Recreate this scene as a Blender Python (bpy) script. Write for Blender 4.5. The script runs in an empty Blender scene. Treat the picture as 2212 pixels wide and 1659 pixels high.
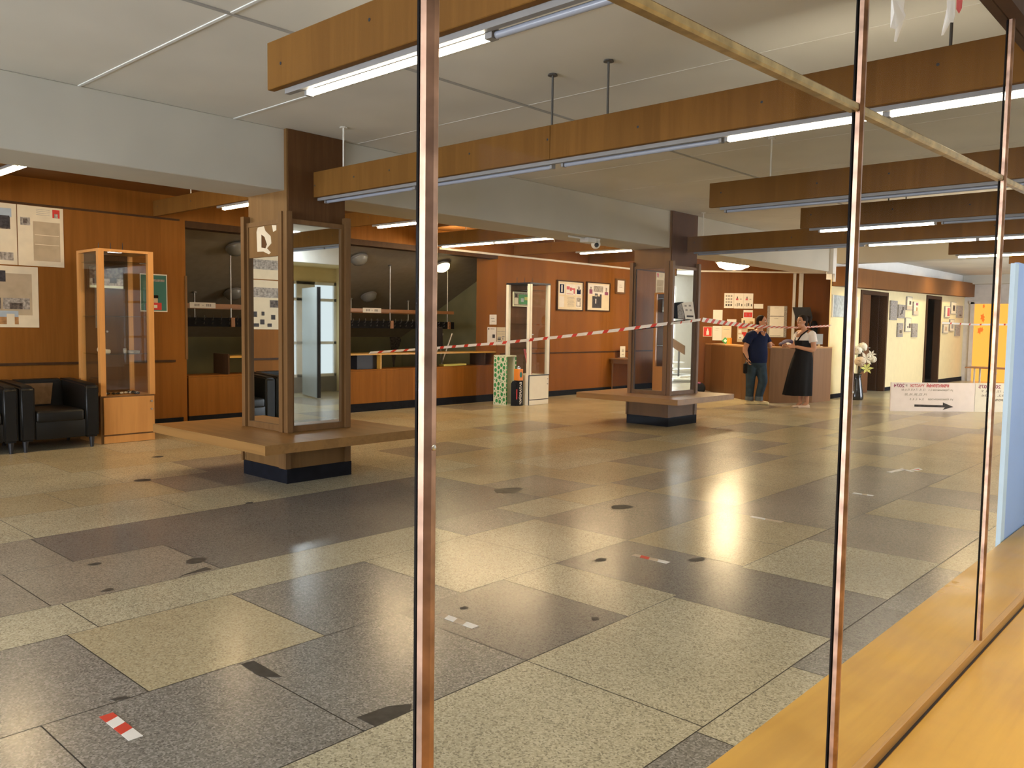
import bpy, bmesh, math, random
from mathutils import Vector, Matrix
rnd = random.Random(7)
sc = bpy.context.scene
COL = sc.collection
PI = math.pi

# ---------------------------------------------------------------- materials
def new_mat(name):
    m = bpy.data.materials.new(name); m.use_nodes = True
    nt = m.node_tree; nt.nodes.clear()
    out = nt.nodes.new('ShaderNodeOutputMaterial')
    return m, nt, out

def N(nt, typ, **kw):
    n = nt.nodes.new(typ)
    for k, v in kw.items():
        if k in n.inputs.keys():
            n.inputs[k].default_value = v
        else:
            setattr(n, k, v)
    return n

def bsdf(nt, out, col=(.5, .5, .5), rough=.5, metal=0., spec=.5):
    b = nt.nodes.new('ShaderNodeBsdfPrincipled')
    b.inputs['Base Color'].default_value = (*col, 1)
    b.inputs['Roughness'].default_value = rough
    b.inputs['Metallic'].default_value = metal
    b.inputs['Specular IOR Level'].default_value = spec
    nt.links.new(b.outputs[0], out.inputs[0])
    return b

def ramp(nt, stops, interp='LINEAR'):
    r = nt.nodes.new('ShaderNodeValToRGB'); r.color_ramp.interpolation = interp
    e = r.color_ramp.elements
    while len(e) < len(stops): e.new(.5)
    for el, (p, c) in zip(e, stops):
        el.position = p; el.color = (*c, 1)
    return r

def plain(name, col, rough=.5, metal=0., spec=.5, var=.06, scale=9.):
    """paint / plastic / metal with a faint mottling"""
    m, nt, out = new_mat(name)
    b = bsdf(nt, out, col, rough, metal, spec)
    if var:
        tc = N(nt, 'ShaderNodeTexCoord')
        no = N(nt, 'ShaderNodeTexNoise', Scale=scale, Detail=3.)
        nt.links.new(tc.outputs['Object'], no.inputs['Vector'])
        lo = tuple(c * (1 - var) for c in col); hi = tuple(min(1, c * (1 + var)) for c in col)
        r = ramp(nt, [(.3, lo), (.7, hi)])
        nt.links.new(no.outputs['Fac'], r.inputs[0]); nt.links.new(r.outputs[0], b.inputs['Base Color'])
    return m

def wood(name, col, dark, axis='Z', rough=.38, scale=7., sheet=0., amount=1., spec=.4):
    """veneer: noise stretched along the grain axis, sheet = width of the veneer leaves that differ in tone"""
    m, nt, out = new_mat(name)
    b = bsdf(nt, out, col, rough, 0, spec)
    tc = N(nt, 'ShaderNodeTexCoord'); mp = N(nt, 'ShaderNodeMapping')
    s = [scale] * 3; s['XYZ'.index(axis)] = scale * .06
    mp.inputs['Scale'].default_value = s
    nt.links.new(tc.outputs['Object'], mp.inputs[0])
    n1 = N(nt, 'ShaderNodeTexNoise', Scale=1.6, Detail=5., Roughness=.6, Distortion=.6)
    n2 = N(nt, 'ShaderNodeTexNoise', Scale=7., Detail=4., Roughness=.6)
    nt.links.new(mp.outputs[0], n1.inputs['Vector']); nt.links.new(mp.outputs[0], n2.inputs['Vector'])
    add = N(nt, 'ShaderNodeMix', data_type='FLOAT'); add.inputs[0].default_value = .35
    nt.links.new(n1.outputs['Fac'], add.inputs[2]); nt.links.new(n2.outputs['Fac'], add.inputs[3])
    dark = tuple(a * .4 + c * .6 for a, c in zip(col, dark))
    mid = tuple((a + c) / 2 for a, c in zip(col, dark))
    hi = tuple(min(1, a * 1.12) for a in col)
    r = ramp(nt, [(max(0, .5 - .22), dark), (.46, mid), (.54, col), (.75, hi)])
    nt.links.new(add.outputs[0], r.inputs[0])
    last = r.outputs[0]
    if sheet:
        sx = N(nt, 'ShaderNodeSeparateXYZ'); nt.links.new(tc.outputs['Object'], sx.inputs[0])
        ad = N(nt, 'ShaderNodeMath', operation='ADD')
        o = [i for i in range(3) if 'XYZ'[i] != axis]
        nt.links.new(sx.outputs[o[0]], ad.inputs[0]); nt.links.new(sx.outputs[o[1]], ad.inputs[1])
        dv = N(nt, 'ShaderNodeMath', operation='DIVIDE'); dv.inputs[1].default_value = sheet
        nt.links.new(ad.outputs[0], dv.inputs[0])
        fl = N(nt, 'ShaderNodeMath', operation='FLOOR'); nt.links.new(dv.outputs[0], fl.inputs[0])
        wn = N(nt, 'ShaderNodeTexWhiteNoise', noise_dimensions='1D'); nt.links.new(fl.outputs[0], wn.inputs['W'])
        mr = N(nt, 'ShaderNodeMapRange'); mr.inputs[3].default_value = .90; mr.inputs[4].default_value = 1.08
        nt.links.new(wn.outputs['Value'], mr.inputs[0])
        mx = N(nt, 'ShaderNodeMix', data_type='RGBA', blend_type='MULTIPLY'); mx.inputs[0].default_value = 1
        nt.links.new(last, mx.inputs[6]); nt.links.new(mr.outputs[0], mx.inputs[7])
        last = mx.outputs[2]
    nt.links.new(last, b.inputs['Base Color'])
    return m

def terrazzo(name, base, dark, light, scale=150.):
    m, nt, out = new_mat(name)
    b = bsdf(nt, out, base, .3, 0, .5)
    tc = N(nt, 'ShaderNodeTexCoord')
    v = N(nt, 'ShaderNodeTexVoronoi', Scale=scale, Randomness=1.)
    nt.links.new(tc.outputs['Object'], v.inputs['Vector'])
    sp = N(nt, 'ShaderNodeSeparateColor'); nt.links.new(v.outputs['Color'], sp.inputs[0])
    mid = tuple((a + c) / 2 for a, c in zip(base, dark))
    r = ramp(nt, [(0, dark), (.13, mid), (.30, base), (.72, light)], 'CONSTANT')
    nt.links.new(sp.outputs[0], r.inputs[0])
    # the cement between the chips
    n0 = N(nt, 'ShaderNodeTexNoise', Scale=scale * 1.7, Detail=2.); nt.links.new(tc.outputs['Object'], n0.inputs['Vector'])
    mx = N(nt, 'ShaderNodeMix', data_type='RGBA'); nt.links.new(r.outputs[0], mx.inputs[6]); mx.inputs[7].default_value = (*base, 1)
    nt.links.new(n0.outputs['Fac'], mx.inputs[0])
    # wear in large soft patches
    n1 = N(nt, 'ShaderNodeTexNoise', Scale=1.3, Detail=4.); nt.links.new(tc.outputs['Object'], n1.inputs['Vector'])
    mr = N(nt, 'ShaderNodeMapRange'); mr.inputs[1].default_value = .3; mr.inputs[2].default_value = .7
    mr.inputs[3].default_value = .9; mr.inputs[4].default_value = 1.08
    nt.links.new(n1.outputs['Fac'], mr.inputs[0])
    m2 = N(nt, 'ShaderNodeMix', data_type='RGBA', blend_type='MULTIPLY'); m2.inputs[0].default_value = 1
    nt.links.new(mx.outputs[2], m2.inputs[6]); nt.links.new(mr.outputs[0], m2.inputs[7])
    nt.links.new(m2.outputs[2], b.inputs['Base Color'])
    rr = N(nt, 'ShaderNodeMapRange'); rr.inputs[3].default_value = .20; rr.inputs[4].default_value = .28
    nt.links.new(n1.outputs['Fac'], rr.inputs[0]); nt.links.new(rr.outputs[0], b.inputs['Roughness'])
    return m

def emit(name, col, strength):
    m, nt, out = new_mat(name)
    e = N(nt, 'ShaderNodeEmission', Strength=strength); e.inputs[0].default_value = (*col, 1)
    nt.links.new(e.outputs[0], out.inputs[0])
    return m

def glass(name, tint=(1, 1, 1), f0=.04, top=.8, rough=.0):
    """thin clear pane: see-through, its sheen grows towards grazing angles"""
    m, nt, out = new_mat(name)
    t = N(nt, 'ShaderNodeBsdfTransparent'); t.inputs[0].default_value = (*tint, 1)
    g = N(nt, 'ShaderNodeBsdfGlossy', Roughness=rough)
    lw = N(nt, 'ShaderNodeLayerWeight', Blend=.5)
    pw = N(nt, 'ShaderNodeMath', operation='POWER'); pw.inputs[1].default_value = 5.
    nt.links.new(lw.outputs['Facing'], pw.inputs[0])
    mr = N(nt, 'ShaderNodeMapRange'); mr.inputs[3].default_value = f0; mr.inputs[4].default_value = top
    nt.links.new(pw.outputs[0], mr.inputs[0])
    mx = N(nt, 'ShaderNodeMixShader')
    nt.links.new(mr.outputs[0], mx.inputs[0]); nt.links.new(t.outputs[0], mx.inputs[1]); nt.links.new(g.outputs[0], mx.inputs[2])
    nt.links.new(mx.outputs[0], out.inputs[0])
    return m

MT = dict(
    beam=wood('beam_veneer', (.19, .088, .019), (.135, .058, .012), 'Z', .6, 5., .42, 1, .1),
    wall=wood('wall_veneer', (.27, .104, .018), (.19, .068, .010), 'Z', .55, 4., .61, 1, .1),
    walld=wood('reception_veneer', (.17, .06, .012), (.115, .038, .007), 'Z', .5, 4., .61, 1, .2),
    pil=wood('pillar_veneer', (.125, .058, .022), (.07, .03, .011), 'Z', .6, 5., 0, 1, .12),
    pill=wood('pillar_light_veneer', (.21, .112, .04), (.15, .075, .024), 'Z', .5, 5., 0, 1, .2),
    frame=wood('frame_wood', (.19, .10, .038), (.13, .064, .021), 'Z', .5, 9., 0, 1, .25),
    bench=wood('bench_wood', (.32, .17, .055), (.19, .10, .032), 'X', .4, 5., 0, 1, .3),
    beech=wood('beech', (.60, .29, .085), (.48, .21, .055), 'Z', .4, 6.),
    counter=wood('counter_laminate', (.36, .17, .07), (.30, .14, .06), 'Z', .38, 6.),
    ctop=wood('counter_top', (.55, .30, .12), (.40, .2, .08), 'X', .3, 6.),
    ledge=wood('ledge_wood', (.60, .345, .065), (.42, .225, .04), 'Y', .36, 3.2),
    lip=wood('lip_wood', (.46, .255, .075), (.33, .17, .045), 'Y', .4, 8.),
    dark=wood('dark_door_wood', (.065, .03, .012), (.035, .015, .006), 'Z', .6, 6., 0, 1, .2),
    ceil=plain('ceiling_paint', (.70, .675, .62), .9, 0, .2, .07, 1.1),
    plaster=plain('beam_plaster', (.55, .53, .47), .9, 0, .2, .06, 1.4),
    joint=plain('joint_paint', (.40, .39, .37), .9, 0, .2),
    seal=plain('joint_filler', (.74, .74, .73), .9, 0, .2),
    yellow=plain('cream_paint', (.80, .68, .40), .8, 0, .2, .03),
    white=plain('white_paint', (.8, .79, .76), .7, 0, .3, .03),
    greywall=plain('grey_paint', (.60, .56, .52), .9, 0, .2),
    shade_strip=plain('bar_shade_black', (.012, .011, .011), .9, 0, .1),
    umber2=plain('painted_room_shade', (.05, .03, .02), .9, 0, .1),
    olive=plain('olive_paint', (.24, .22, .12), .8, 0, .2, .12, 2.),
    umber=plain('dim_ceiling_paint', (.30, .26, .20), .9, 0, .2),
    black=plain('black_paint', (.012, .013, .018), .45, 0, .5),
    skirt=plain('blue_black_paint', (.010, .011, .016), .8, 0, .1, .3, 14.),
    leather=plain('black_leather', (.006, .006, .006), .42, 0, .3, .2, 30.),
    chrome=plain('bright_metal', (.75, .75, .76), .2, 1., .5, .03),
    steel=plain('brushed_metal', (.55, .55, .55), .4, 1., .5, .05),
    rail=plain('lamp_rail_enamel', (.24, .23, .225), .5, 0, .5),
    rod=plain('rod_metal', (.10, .095, .09), .6, 0, .3),
    rodl=plain('painted_rod', (.78, .76, .70), .6, 0, .3),
    brass=plain('brass_bar', (.46, .33, .15), .35, 1., .5, .3, 26.),
    bronze=plain('bronze_bar', (.40, .25, .18), .40, 1., .5, .35, 26.),
    tubeoff=plain('unlit_tube', (.30, .32, .38), .25, 0, .5, .02),
    mirror=None,
    red=plain('red_print', (.62, .03, .025), .5),
    tapew=plain('tape_white', (.90, .88, .85), .4),
    taper=plain('tape_red', (.70, .05, .03), .4),
    paper=plain('paper', (.80, .77, .72), .8, 0, .2, .03),
    paperc=plain('cream_paper', (.78, .68, .50), .8, 0, .2, .05),
    parch=plain('parchment_print', (.50, .40, .27), .8, 0, .2, .12, 6.),
    ink=plain('ink_print', (.06, .055, .06), .7, 0, .2, .4, 26.),
    inkg=plain('grey_print', (.33, .31, .30), .7, 0, .2, .3, 40.),
    photo=plain('photo_print', (.12, .095, .08), .6, 0, .3, .7, 28.),
    photop=plain('photo_pale_print', (.36, .32, .28), .6, 0, .3, .5, 30.),
    sky=plain('photo_sky_print', (.42, .5, .58), .6),
    field=plain('photo_field_print', (.42, .22, .09), .6, 0, .3, .3, 20.),
    teal=plain('teal_print', (.03, .17, .155), .6),
    skin=plain('skin', (.52, .27, .17), .55, 0, .4, .05),
    skind=plain('skin_darker', (.42, .20, .12), .55, 0, .4, .05),
    hair=plain('dark_hair', (.018, .011, .008), .8, 0, .15, .3, 40.),
    navy=plain('navy_cotton', (.007, .014, .055), .85, 0, .2, .15, 12.),
    denim=plain('denim', (.032, .055, .080), .85, 0, .2, .25, 14.),
    denimc=plain('denim_cuff', (.12, .15, .18), .85, 0, .2, .2, 14.),
    cotton=plain('white_cotton', (.80, .76, .76), .85, 0, .2, .03),
    blackc=plain('black_cloth', (.008, .008, .010), .9, 0, .2, .2),
    shoe=plain('pale_shoe', (.72, .62, .38), .6),
    shoep=plain('pale_pink_shoe', (.75, .60, .50), .6),
    green=plain('green_print', (.04, .30, .09), .5, 0, .4, .2, 20.),
    palegreen=plain('pale_green_card', (.72, .76, .60), .6),
    orange=plain('orange_print', (.80, .26, .02), .5),
    cardw=plain('white_card', (.84, .83, .76), .7, 0, .2, .03),
    beige=plain('beige_patch', (.20, .13, .08), .8, 0, .2, .15, 20.),
    purple=plain('purple_cloth', (.03, .022, .075), .7),
    stain=plain('floor_residue', (.055, .05, .045), .55, 0, .4, .3, 30.),
    bluep=plain('daylight_tint', (.36, .54, .92), .5, 0, .4, .05, 3.),
    bluew=plain('daylight_tint_edge', (.62, .80, .95), .5, 0, .4, .02),
    doorm=plain('blue_grey_metal', (.5, .55, .56), .35, .3, .5, .05, 2.),
    petal=plain('white_petal', (.80, .77, .66), .6, 0, .3, .08, 40.),
    petalc=plain('cream_petal', (.62, .50, .36), .6, 0, .3, .1, 40.),
    petaly=plain('yellow_green_petal', (.70, .72, .22), .6),
    leaf=plain('dark_leaf', (.025, .05, .03), .6),
    vase=plain('black_glaze', (.010, .011, .014), .12, 0, .6, .1),
    rose=plain('pink_red_print', (.55, .10, .13), .6, 0, .3, .2, 30.),
    purplep=plain('plum_print', (.30, .08, .16), .6, 0, .3, .2, 30.),
    globe=plain('unlit_globe_glass', (.26, .26, .25), .25, 0, .5, .02),
    grout=plain('grout', (.10, .092, .08), .8, 0, .3),
    glass=glass('clear_glass', (.98, .99, .985), .035, .8),
    pane=glass('screen_glass', (.995, .996, .995), .0012, .03),
    lit=emit('lit_tube', (1., .74, .40), 95.),
    litc=emit('lit_tube_cool', (1., .88, .66), 20.),
    bulb=emit('lit_globe', (1., .75, .42), 48.),
    bulb2=emit('lit_cloakroom_globe', (1., .84, .45), 5.),
    day=emit('daylight_window', (.86, .92, 1.), 9.),
    dayw=emit('daylight_entrance', (.86, .97, 1.), .5),
    near_fill=emit('near_fill_glow', (.76, .88, 1.), 2.2),
    amber=emit('amber_backlit_glass', (1., .39, .06), .8),
    ambers=emit('amber_flower_stickers', (.9, .16, .02), .7),
    signal=emit('blue_signal_light', (.15, .1, 1.), 2.),
)
def worn_ledge():
    m = MT['ledge']; nt = m.node_tree; b = [n for n in nt.nodes if n.type == 'BSDF_PRINCIPLED'][0]
    tc = N(nt, 'ShaderNodeTexCoord'); no = N(nt, 'ShaderNodeTexNoise', Scale=4., Detail=3., Roughness=.5); nt.links.new(tc.outputs['Object'], no.inputs['Vector'])
    mr = N(nt, 'ShaderNodeMapRange'); mr.inputs[1].default_value = .3; mr.inputs[2].default_value = .7; mr.inputs[3].default_value = .26; mr.inputs[4].default_value = .46
    nt.links.new(no.outputs['Fac'], mr.inputs[0]); nt.links.new(mr.outputs[0], b.inputs['Roughness'])
    src = b.inputs['Base Color'].links[0].from_socket
    r = ramp(nt, [(.28, (.86, .82, .75)), (.52, (1, 1, 1)), (.75, (1.06, 1.06, 1.03))]); nt.links.new(no.outputs['Fac'], r.inputs[0])
    mx = N(nt, 'ShaderNodeMix', data_type='RGBA', blend_type='MULTIPLY'); mx.inputs[0].default_value = 1
    nt.links.new(src, mx.inputs[6]); nt.links.new(r.outputs[0], mx.inputs[7]); nt.links.new(mx.outputs[2], b.inputs['Base Color'])
worn_ledge()
def thin_plastic(name, col, k=.6):
    m, nt, out = new_mat(name); d = N(nt, 'ShaderNodeBsdfDiffuse'); d.inputs[0].default_value = (*col, 1)
    t = N(nt, 'ShaderNodeBsdfTranslucent'); t.inputs[0].default_value = (*col, 1)
    mx = N(nt, 'ShaderNodeMixShader'); mx.inputs[0].default_value = k
    nt.links.new(d.outputs[0], mx.inputs[1]); nt.links.new(t.outputs[0], mx.inputs[2]); nt.links.new(mx.outputs[0], out.inputs[0])
    return m
MT['film'] = thin_plastic('thin_white_film', (.95, .94, .92)); MT['filmr'] = thin_plastic('thin_pink_film', (.85, .30, .30))
_m, _nt, _o = new_mat('mirror_glass'); bsdf(_nt, _o, (.86, .89, .88), .015, 1.); MT['mirror'] = _m
FLOORM = [terrazzo('terrazzo_beige', (.50, .455, .32), (.10, .09, .07), (.70, .66, .50)),
          terrazzo('terrazzo_grey', (.245, .232, .205), (.065, .06, .054), (.46, .44, .40)),
          terrazzo('terrazzo_dark', (.21, .195, .175), (.055, .05, .048), (.29, .27, .25)),
          terrazzo('terrazzo_tan', (.48, .41, .26), (.18, .15, .10), (.62, .55, .38)),
          terrazzo('terrazzo_rose', (.335, .295, .235), (.13, .115, .095), (.48, .435, .36))]

# ---------------------------------------------------------------- mesh helpers
class MB:
    """collects shapes (world coordinates) and links them as ONE mesh object"""
    def __init__(s): s.bm = bmesh.new(); s.mats = []; s.cur = 0
    def m(s, mat):
        if mat not in s.mats: s.mats.append(mat)
        s.cur = s.mats.index(mat); return s
    def _fin(s, verts, faces=None):
        for f in {f for v in verts for f in v.link_faces} if faces is None else faces:
            f.material_index = s.cur
    def box(s, x0, x1, y0, y1, z0, z1, bev=0, seg=1, M=None):
        r = bmesh.ops.create_cube(s.bm, size=1)['verts']
        T = Matrix.Translation(((x0+x1)/2, (y0+y1)/2, (z0+z1)/2)) @ Matrix.Diagonal((abs(x1-x0), abs(y1-y0), abs(z1-z0), 1))
        bmesh.ops.transform(s.bm, matrix=T, verts=r)
        if M is not None: bmesh.ops.transform(s.bm, matrix=M, verts=r)
        s._fin(r)
        if bev:
            es = list({e for v in r for e in v.link_edges})
            k = bmesh.ops.bevel(s.bm, geom=es, offset=bev, segments=seg, affect='EDGES', profile=.5)
            for f in k['faces']: f.material_index = s.cur
        return s
    def cyl(s, a, b, r0, r1=None, seg=14, caps=True):
        a, b = Vector(a), Vector(b); r1 = r0 if r1 is None else r1
        d = b - a; q = d.to_track_quat('Z', 'Y').to_matrix().to_4x4()
        v = bmesh.ops.create_cone(s.bm, cap_ends=caps, cap_tris=False, segments=seg, radius1=r0, radius2=max(r1, 1e-5), depth=d.length)['verts']
        bmesh.ops.transform(s.bm, matrix=Matrix.Translation((a+b)/2) @ q, verts=v)
        s._fin(v); return s
    def ball(s, c, r, sub=3, M=None):
        v = bmesh.ops.create_icosphere(s.bm, subdivisions=sub, radius=1)['verts']
        r = (r, r, r) if not hasattr(r, '__len__') else r
        T = Matrix.Translation(c) @ (M or Matrix.Identity(4)) @ Matrix.Diagonal((*r, 1))
        bmesh.ops.transform(s.bm, matrix=T, verts=v); s._fin(v); return s
    def cap(s, a, b, r0, r1, sub=2):
        s.ball(a, r0, sub); s.ball(b, r1, sub)
        if (Vector(a)-Vector(b)).length > 1e-4: s.cyl(a, b, r0, r1, 16)
        return s
    def chain(s, pts):
        for (a, ra), (b, rb) in zip(pts, pts[1:]): s.cap(a, b, ra, rb)
        return s
    def tube(s, pts, r, seg=8):
        for a, b in zip(pts, pts[1:]): s.cyl(a, b, r, r, seg)
        for p in pts[1:-1]: s.ball(p, r, 1)
        return s
    def face(s, pts):
        f = s.bm.faces.new([s.bm.verts.new(p) for p in pts]); f.material_index = s.cur; return s
    def prism(s, pts, d):
        """polygon (3D points) pushed along d"""
        d = Vector(d); a = [s.bm.verts.new(p) for p in pts]; b = [s.bm.verts.new(Vector(p)+d) for p in pts]
        fs = [s.bm.faces.new(a), s.bm.faces.new(b[::-1])]
        n = len(pts)
        for i in range(n): fs.append(s.bm.faces.new((a[i], b[i], b[(i+1) % n], a[(i+1) % n])))
        for f in fs: f.material_index = s.cur
        bmesh.ops.recalc_face_normals(s.bm, faces=fs)
        return s
    def rings(s, rings, cap0=True, cap1=True, closed=True):
        L = [[s.bm.verts.new(p) for p in r] for r in rings]; fs = []
        n = len(L[0])
        for A, B in zip(L, L[1:]):
            for i in range(n if closed else n-1):
                fs.append(s.bm.faces.new((A[i], A[(i+1) % n], B[(i+1) % n], B[i])))
        if cap0: fs.append(s.bm.faces.new(L[0][::-1]))
        if cap1: fs.append(s.bm.faces.new(L[-1]))
        for f in fs: f.material_index = s.cur
        bmesh.ops.recalc_face_normals(s.bm, faces=fs)
        return s
    def lathe(s, prof, c=(0, 0), seg=24):
        return s.rings([[(c[0]+r*math.cos(2*PI*i/seg), c[1]+r*math.sin(2*PI*i/seg), z) for i in range(seg)] for r, z in prof])
    def build(s, name, mat=None, parent=None, smooth=False, local=False, **props):
        me = bpy.data.meshes.new(name)
        mats = ([mat] if mat is not None and not s.mats else s.mats) or []
        if not local:
            if parent is not None:
                W = chainmat(parent).inverted(); bmesh.ops.transform(s.bm, matrix=W, verts=s.bm.verts)
                loc = None
            else:
                vs = [v.co for v in s.bm.verts]
                loc = Vector(((min(v.x for v in vs)+max(v.x for v in vs))/2, (min(v.y for v in vs)+max(v.y for v in vs))/2, min(v.z for v in vs)))
                bmesh.ops.translate(s.bm, vec=-loc, verts=s.bm.verts)
        else: loc = None
        s.bm.to_mesh(me); s.bm.free()
        for x in mats: me.materials.append(x)
        o = bpy.data.objects.new(name, me); COL.objects.link(o)
        if smooth:
            for p in me.polygons: p.use_smooth = True
            try:
                me.set_sharp_from_angle(angle=math.radians(40))
            except Exception: pass
        if parent is not None: o.parent = parent
        elif loc is not None: o.location = loc
        for k, v in props.items(): o[k] = v
        return o

def chainmat(o):
    m = o.matrix_basis.copy()
    while o.parent is not None:
        o = o.parent; m = o.matrix_basis @ m
    return m

def thing(name, label, cat, loc, rz=0., group=None):
    o = bpy.data.objects.new(name, None); COL.objects.link(o)
    o.empty_display_size = .1; o.location = loc; o.rotation_euler = (0, 0, rz)
    return tag(o, label, cat, group)

def tag(o, label, cat, group=None):
    o['label'] = label; o['category'] = cat; o['kind'] = 'thing'
    if group: o['group'] = group
    return o

def struct(name, mb, mat=None, parent=None, **kw):
    o = mb.build(name, mat, parent, **kw)
    if parent is None: o['kind'] = 'structure'
    return o

def copy_tree(o, parent=None):
    c = o.copy(); COL.objects.link(c)
    if parent is not None: c.parent = parent
    for ch in [x for x in bpy.data.objects if x.parent == o]: copy_tree(ch, c)
    return c

def bx(*a, **k): return MB().box(*a, **k)

def eval_mesh(o):
    """bake an object's modifiers into its mesh"""
    dg = bpy.context.evaluated_depsgraph_get(); dg.update()
    me = bpy.data.meshes.new_from_object(o.evaluated_get(dg))
    old = o.data; o.modifiers.clear(); o.data = me; bpy.data.meshes.remove(old)
    return o

def fuse(o, voxel, smooth=4):
    """one continuous skin from the pieces of a body or garment"""
    mats = list(o.data.materials)
    r = o.modifiers.new('r', 'REMESH'); r.mode = 'VOXEL'; r.voxel_size = voxel; r.use_smooth_shade = True
    if smooth:
        s = o.modifiers.new('s', 'SMOOTH'); s.iterations = smooth; s.factor = .5
    eval_mesh(o)
    o.data.materials.clear()
    for m in mats: o.data.materials.append(m)
    return o

def text_mesh(body, size, bold=0.0):
    cu = bpy.data.curves.new('t', 'FONT'); cu.body = body; cu.size = size; cu.offset = bold
    cu.align_x = 'LEFT'
    o = bpy.data.objects.new('t', cu); COL.objects.link(o)
    dg = bpy.context.evaluated_depsgraph_get(); dg.update()
    me = bpy.data.meshes.new_from_object(o.evaluated_get(dg))
    bpy.data.objects.remove(o); bpy.data.curves.remove(cu)
    return me

def add_text(mb, body, org, u, v, size, width=None, mirror=False, bold=0.):
    """lettering laid on the plane org + u*x + v*y, squeezed to width; mirror = reads right to left"""
    me = text_mesh(body, size, bold)
    if not len(me.vertices): return
    xs = [p.co.x for p in me.vertices]; w = max(xs) - min(xs); k = (width / w) if width else 1.
    org, u, v = Vector(org), Vector(u), Vector(v); full = w * k
    vs = []
    for p in me.vertices:
        x = (p.co.x - min(xs)) * k
        if mirror: x = full - x
        vs.append(mb.bm.verts.new(org + u * x + v * p.co.y))
    for p in me.polygons:
        try:
            f = mb.bm.faces.new([vs[i] for i in p.vertices]); f.material_index = mb.cur
        except ValueError: pass
    bpy.data.meshes.remove(me)

def sheet(name, org, u, v, n, w, h, base, prints=(), label=None, cat=None, group=None, parent=None, th=.003):
    """a paper or board: thin slab with printed rectangles; prints = (u0, v0, u1, v1, material) as shares of w and h"""
    org, u, v, n = Vector(org), Vector(u), Vector(v), Vector(n)
    mb = MB().m(base)
    P = lambda a, b, t: org + u*a*w + v*b*h + n*t
    mb.prism([P(0, 0, 0), P(1, 0, 0), P(1, 1, 0), P(0, 1, 0)], n * th)
    for i, (a, b, c, d, mt) in enumerate(prints):
        mb.m(mt); t = th + .0006 + .0003 * i
        mb.face([P(a, b, t), P(c, b, t), P(c, d, t), P(a, d, t)])
    o = mb.build(name, None, parent)
    if label: tag(o, label, cat, group)
    return o
# ---------------------------------------------------------------- camera
def make_camera():
    yaw, pit, rol, f = math.radians(132.35), math.radians(-3.94), math.radians(.79), 1790.
    fw = Vector((math.cos(yaw)*math.cos(pit), math.sin(yaw)*math.cos(pit), math.sin(pit)))
    r = Vector((math.sin(yaw), -math.cos(yaw), 0)); u = r.cross(fw)
    r2 = r*math.cos(rol) + u*math.sin(rol); u2 = u*math.cos(rol) - r*math.sin(rol)
    cd = bpy.data.cameras.new('camera'); co = bpy.data.objects.new('camera', cd); COL.objects.link(co)
    M = Matrix((r2, u2, -fw)).transposed().to_4x4(); M.translation = (0, 0, 1.42)
    co.matrix_world = M
    cd.sensor_width = 36; cd.lens = f / 2212 * 36; cd.clip_start = .02; cd.clip_end = 200
    sc.camera = co
make_camera()

ZC = 3.12            # ceiling of the hall
XL = -10.9           # face of the panelled left wall
XG = -.62            # glass screen
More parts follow.
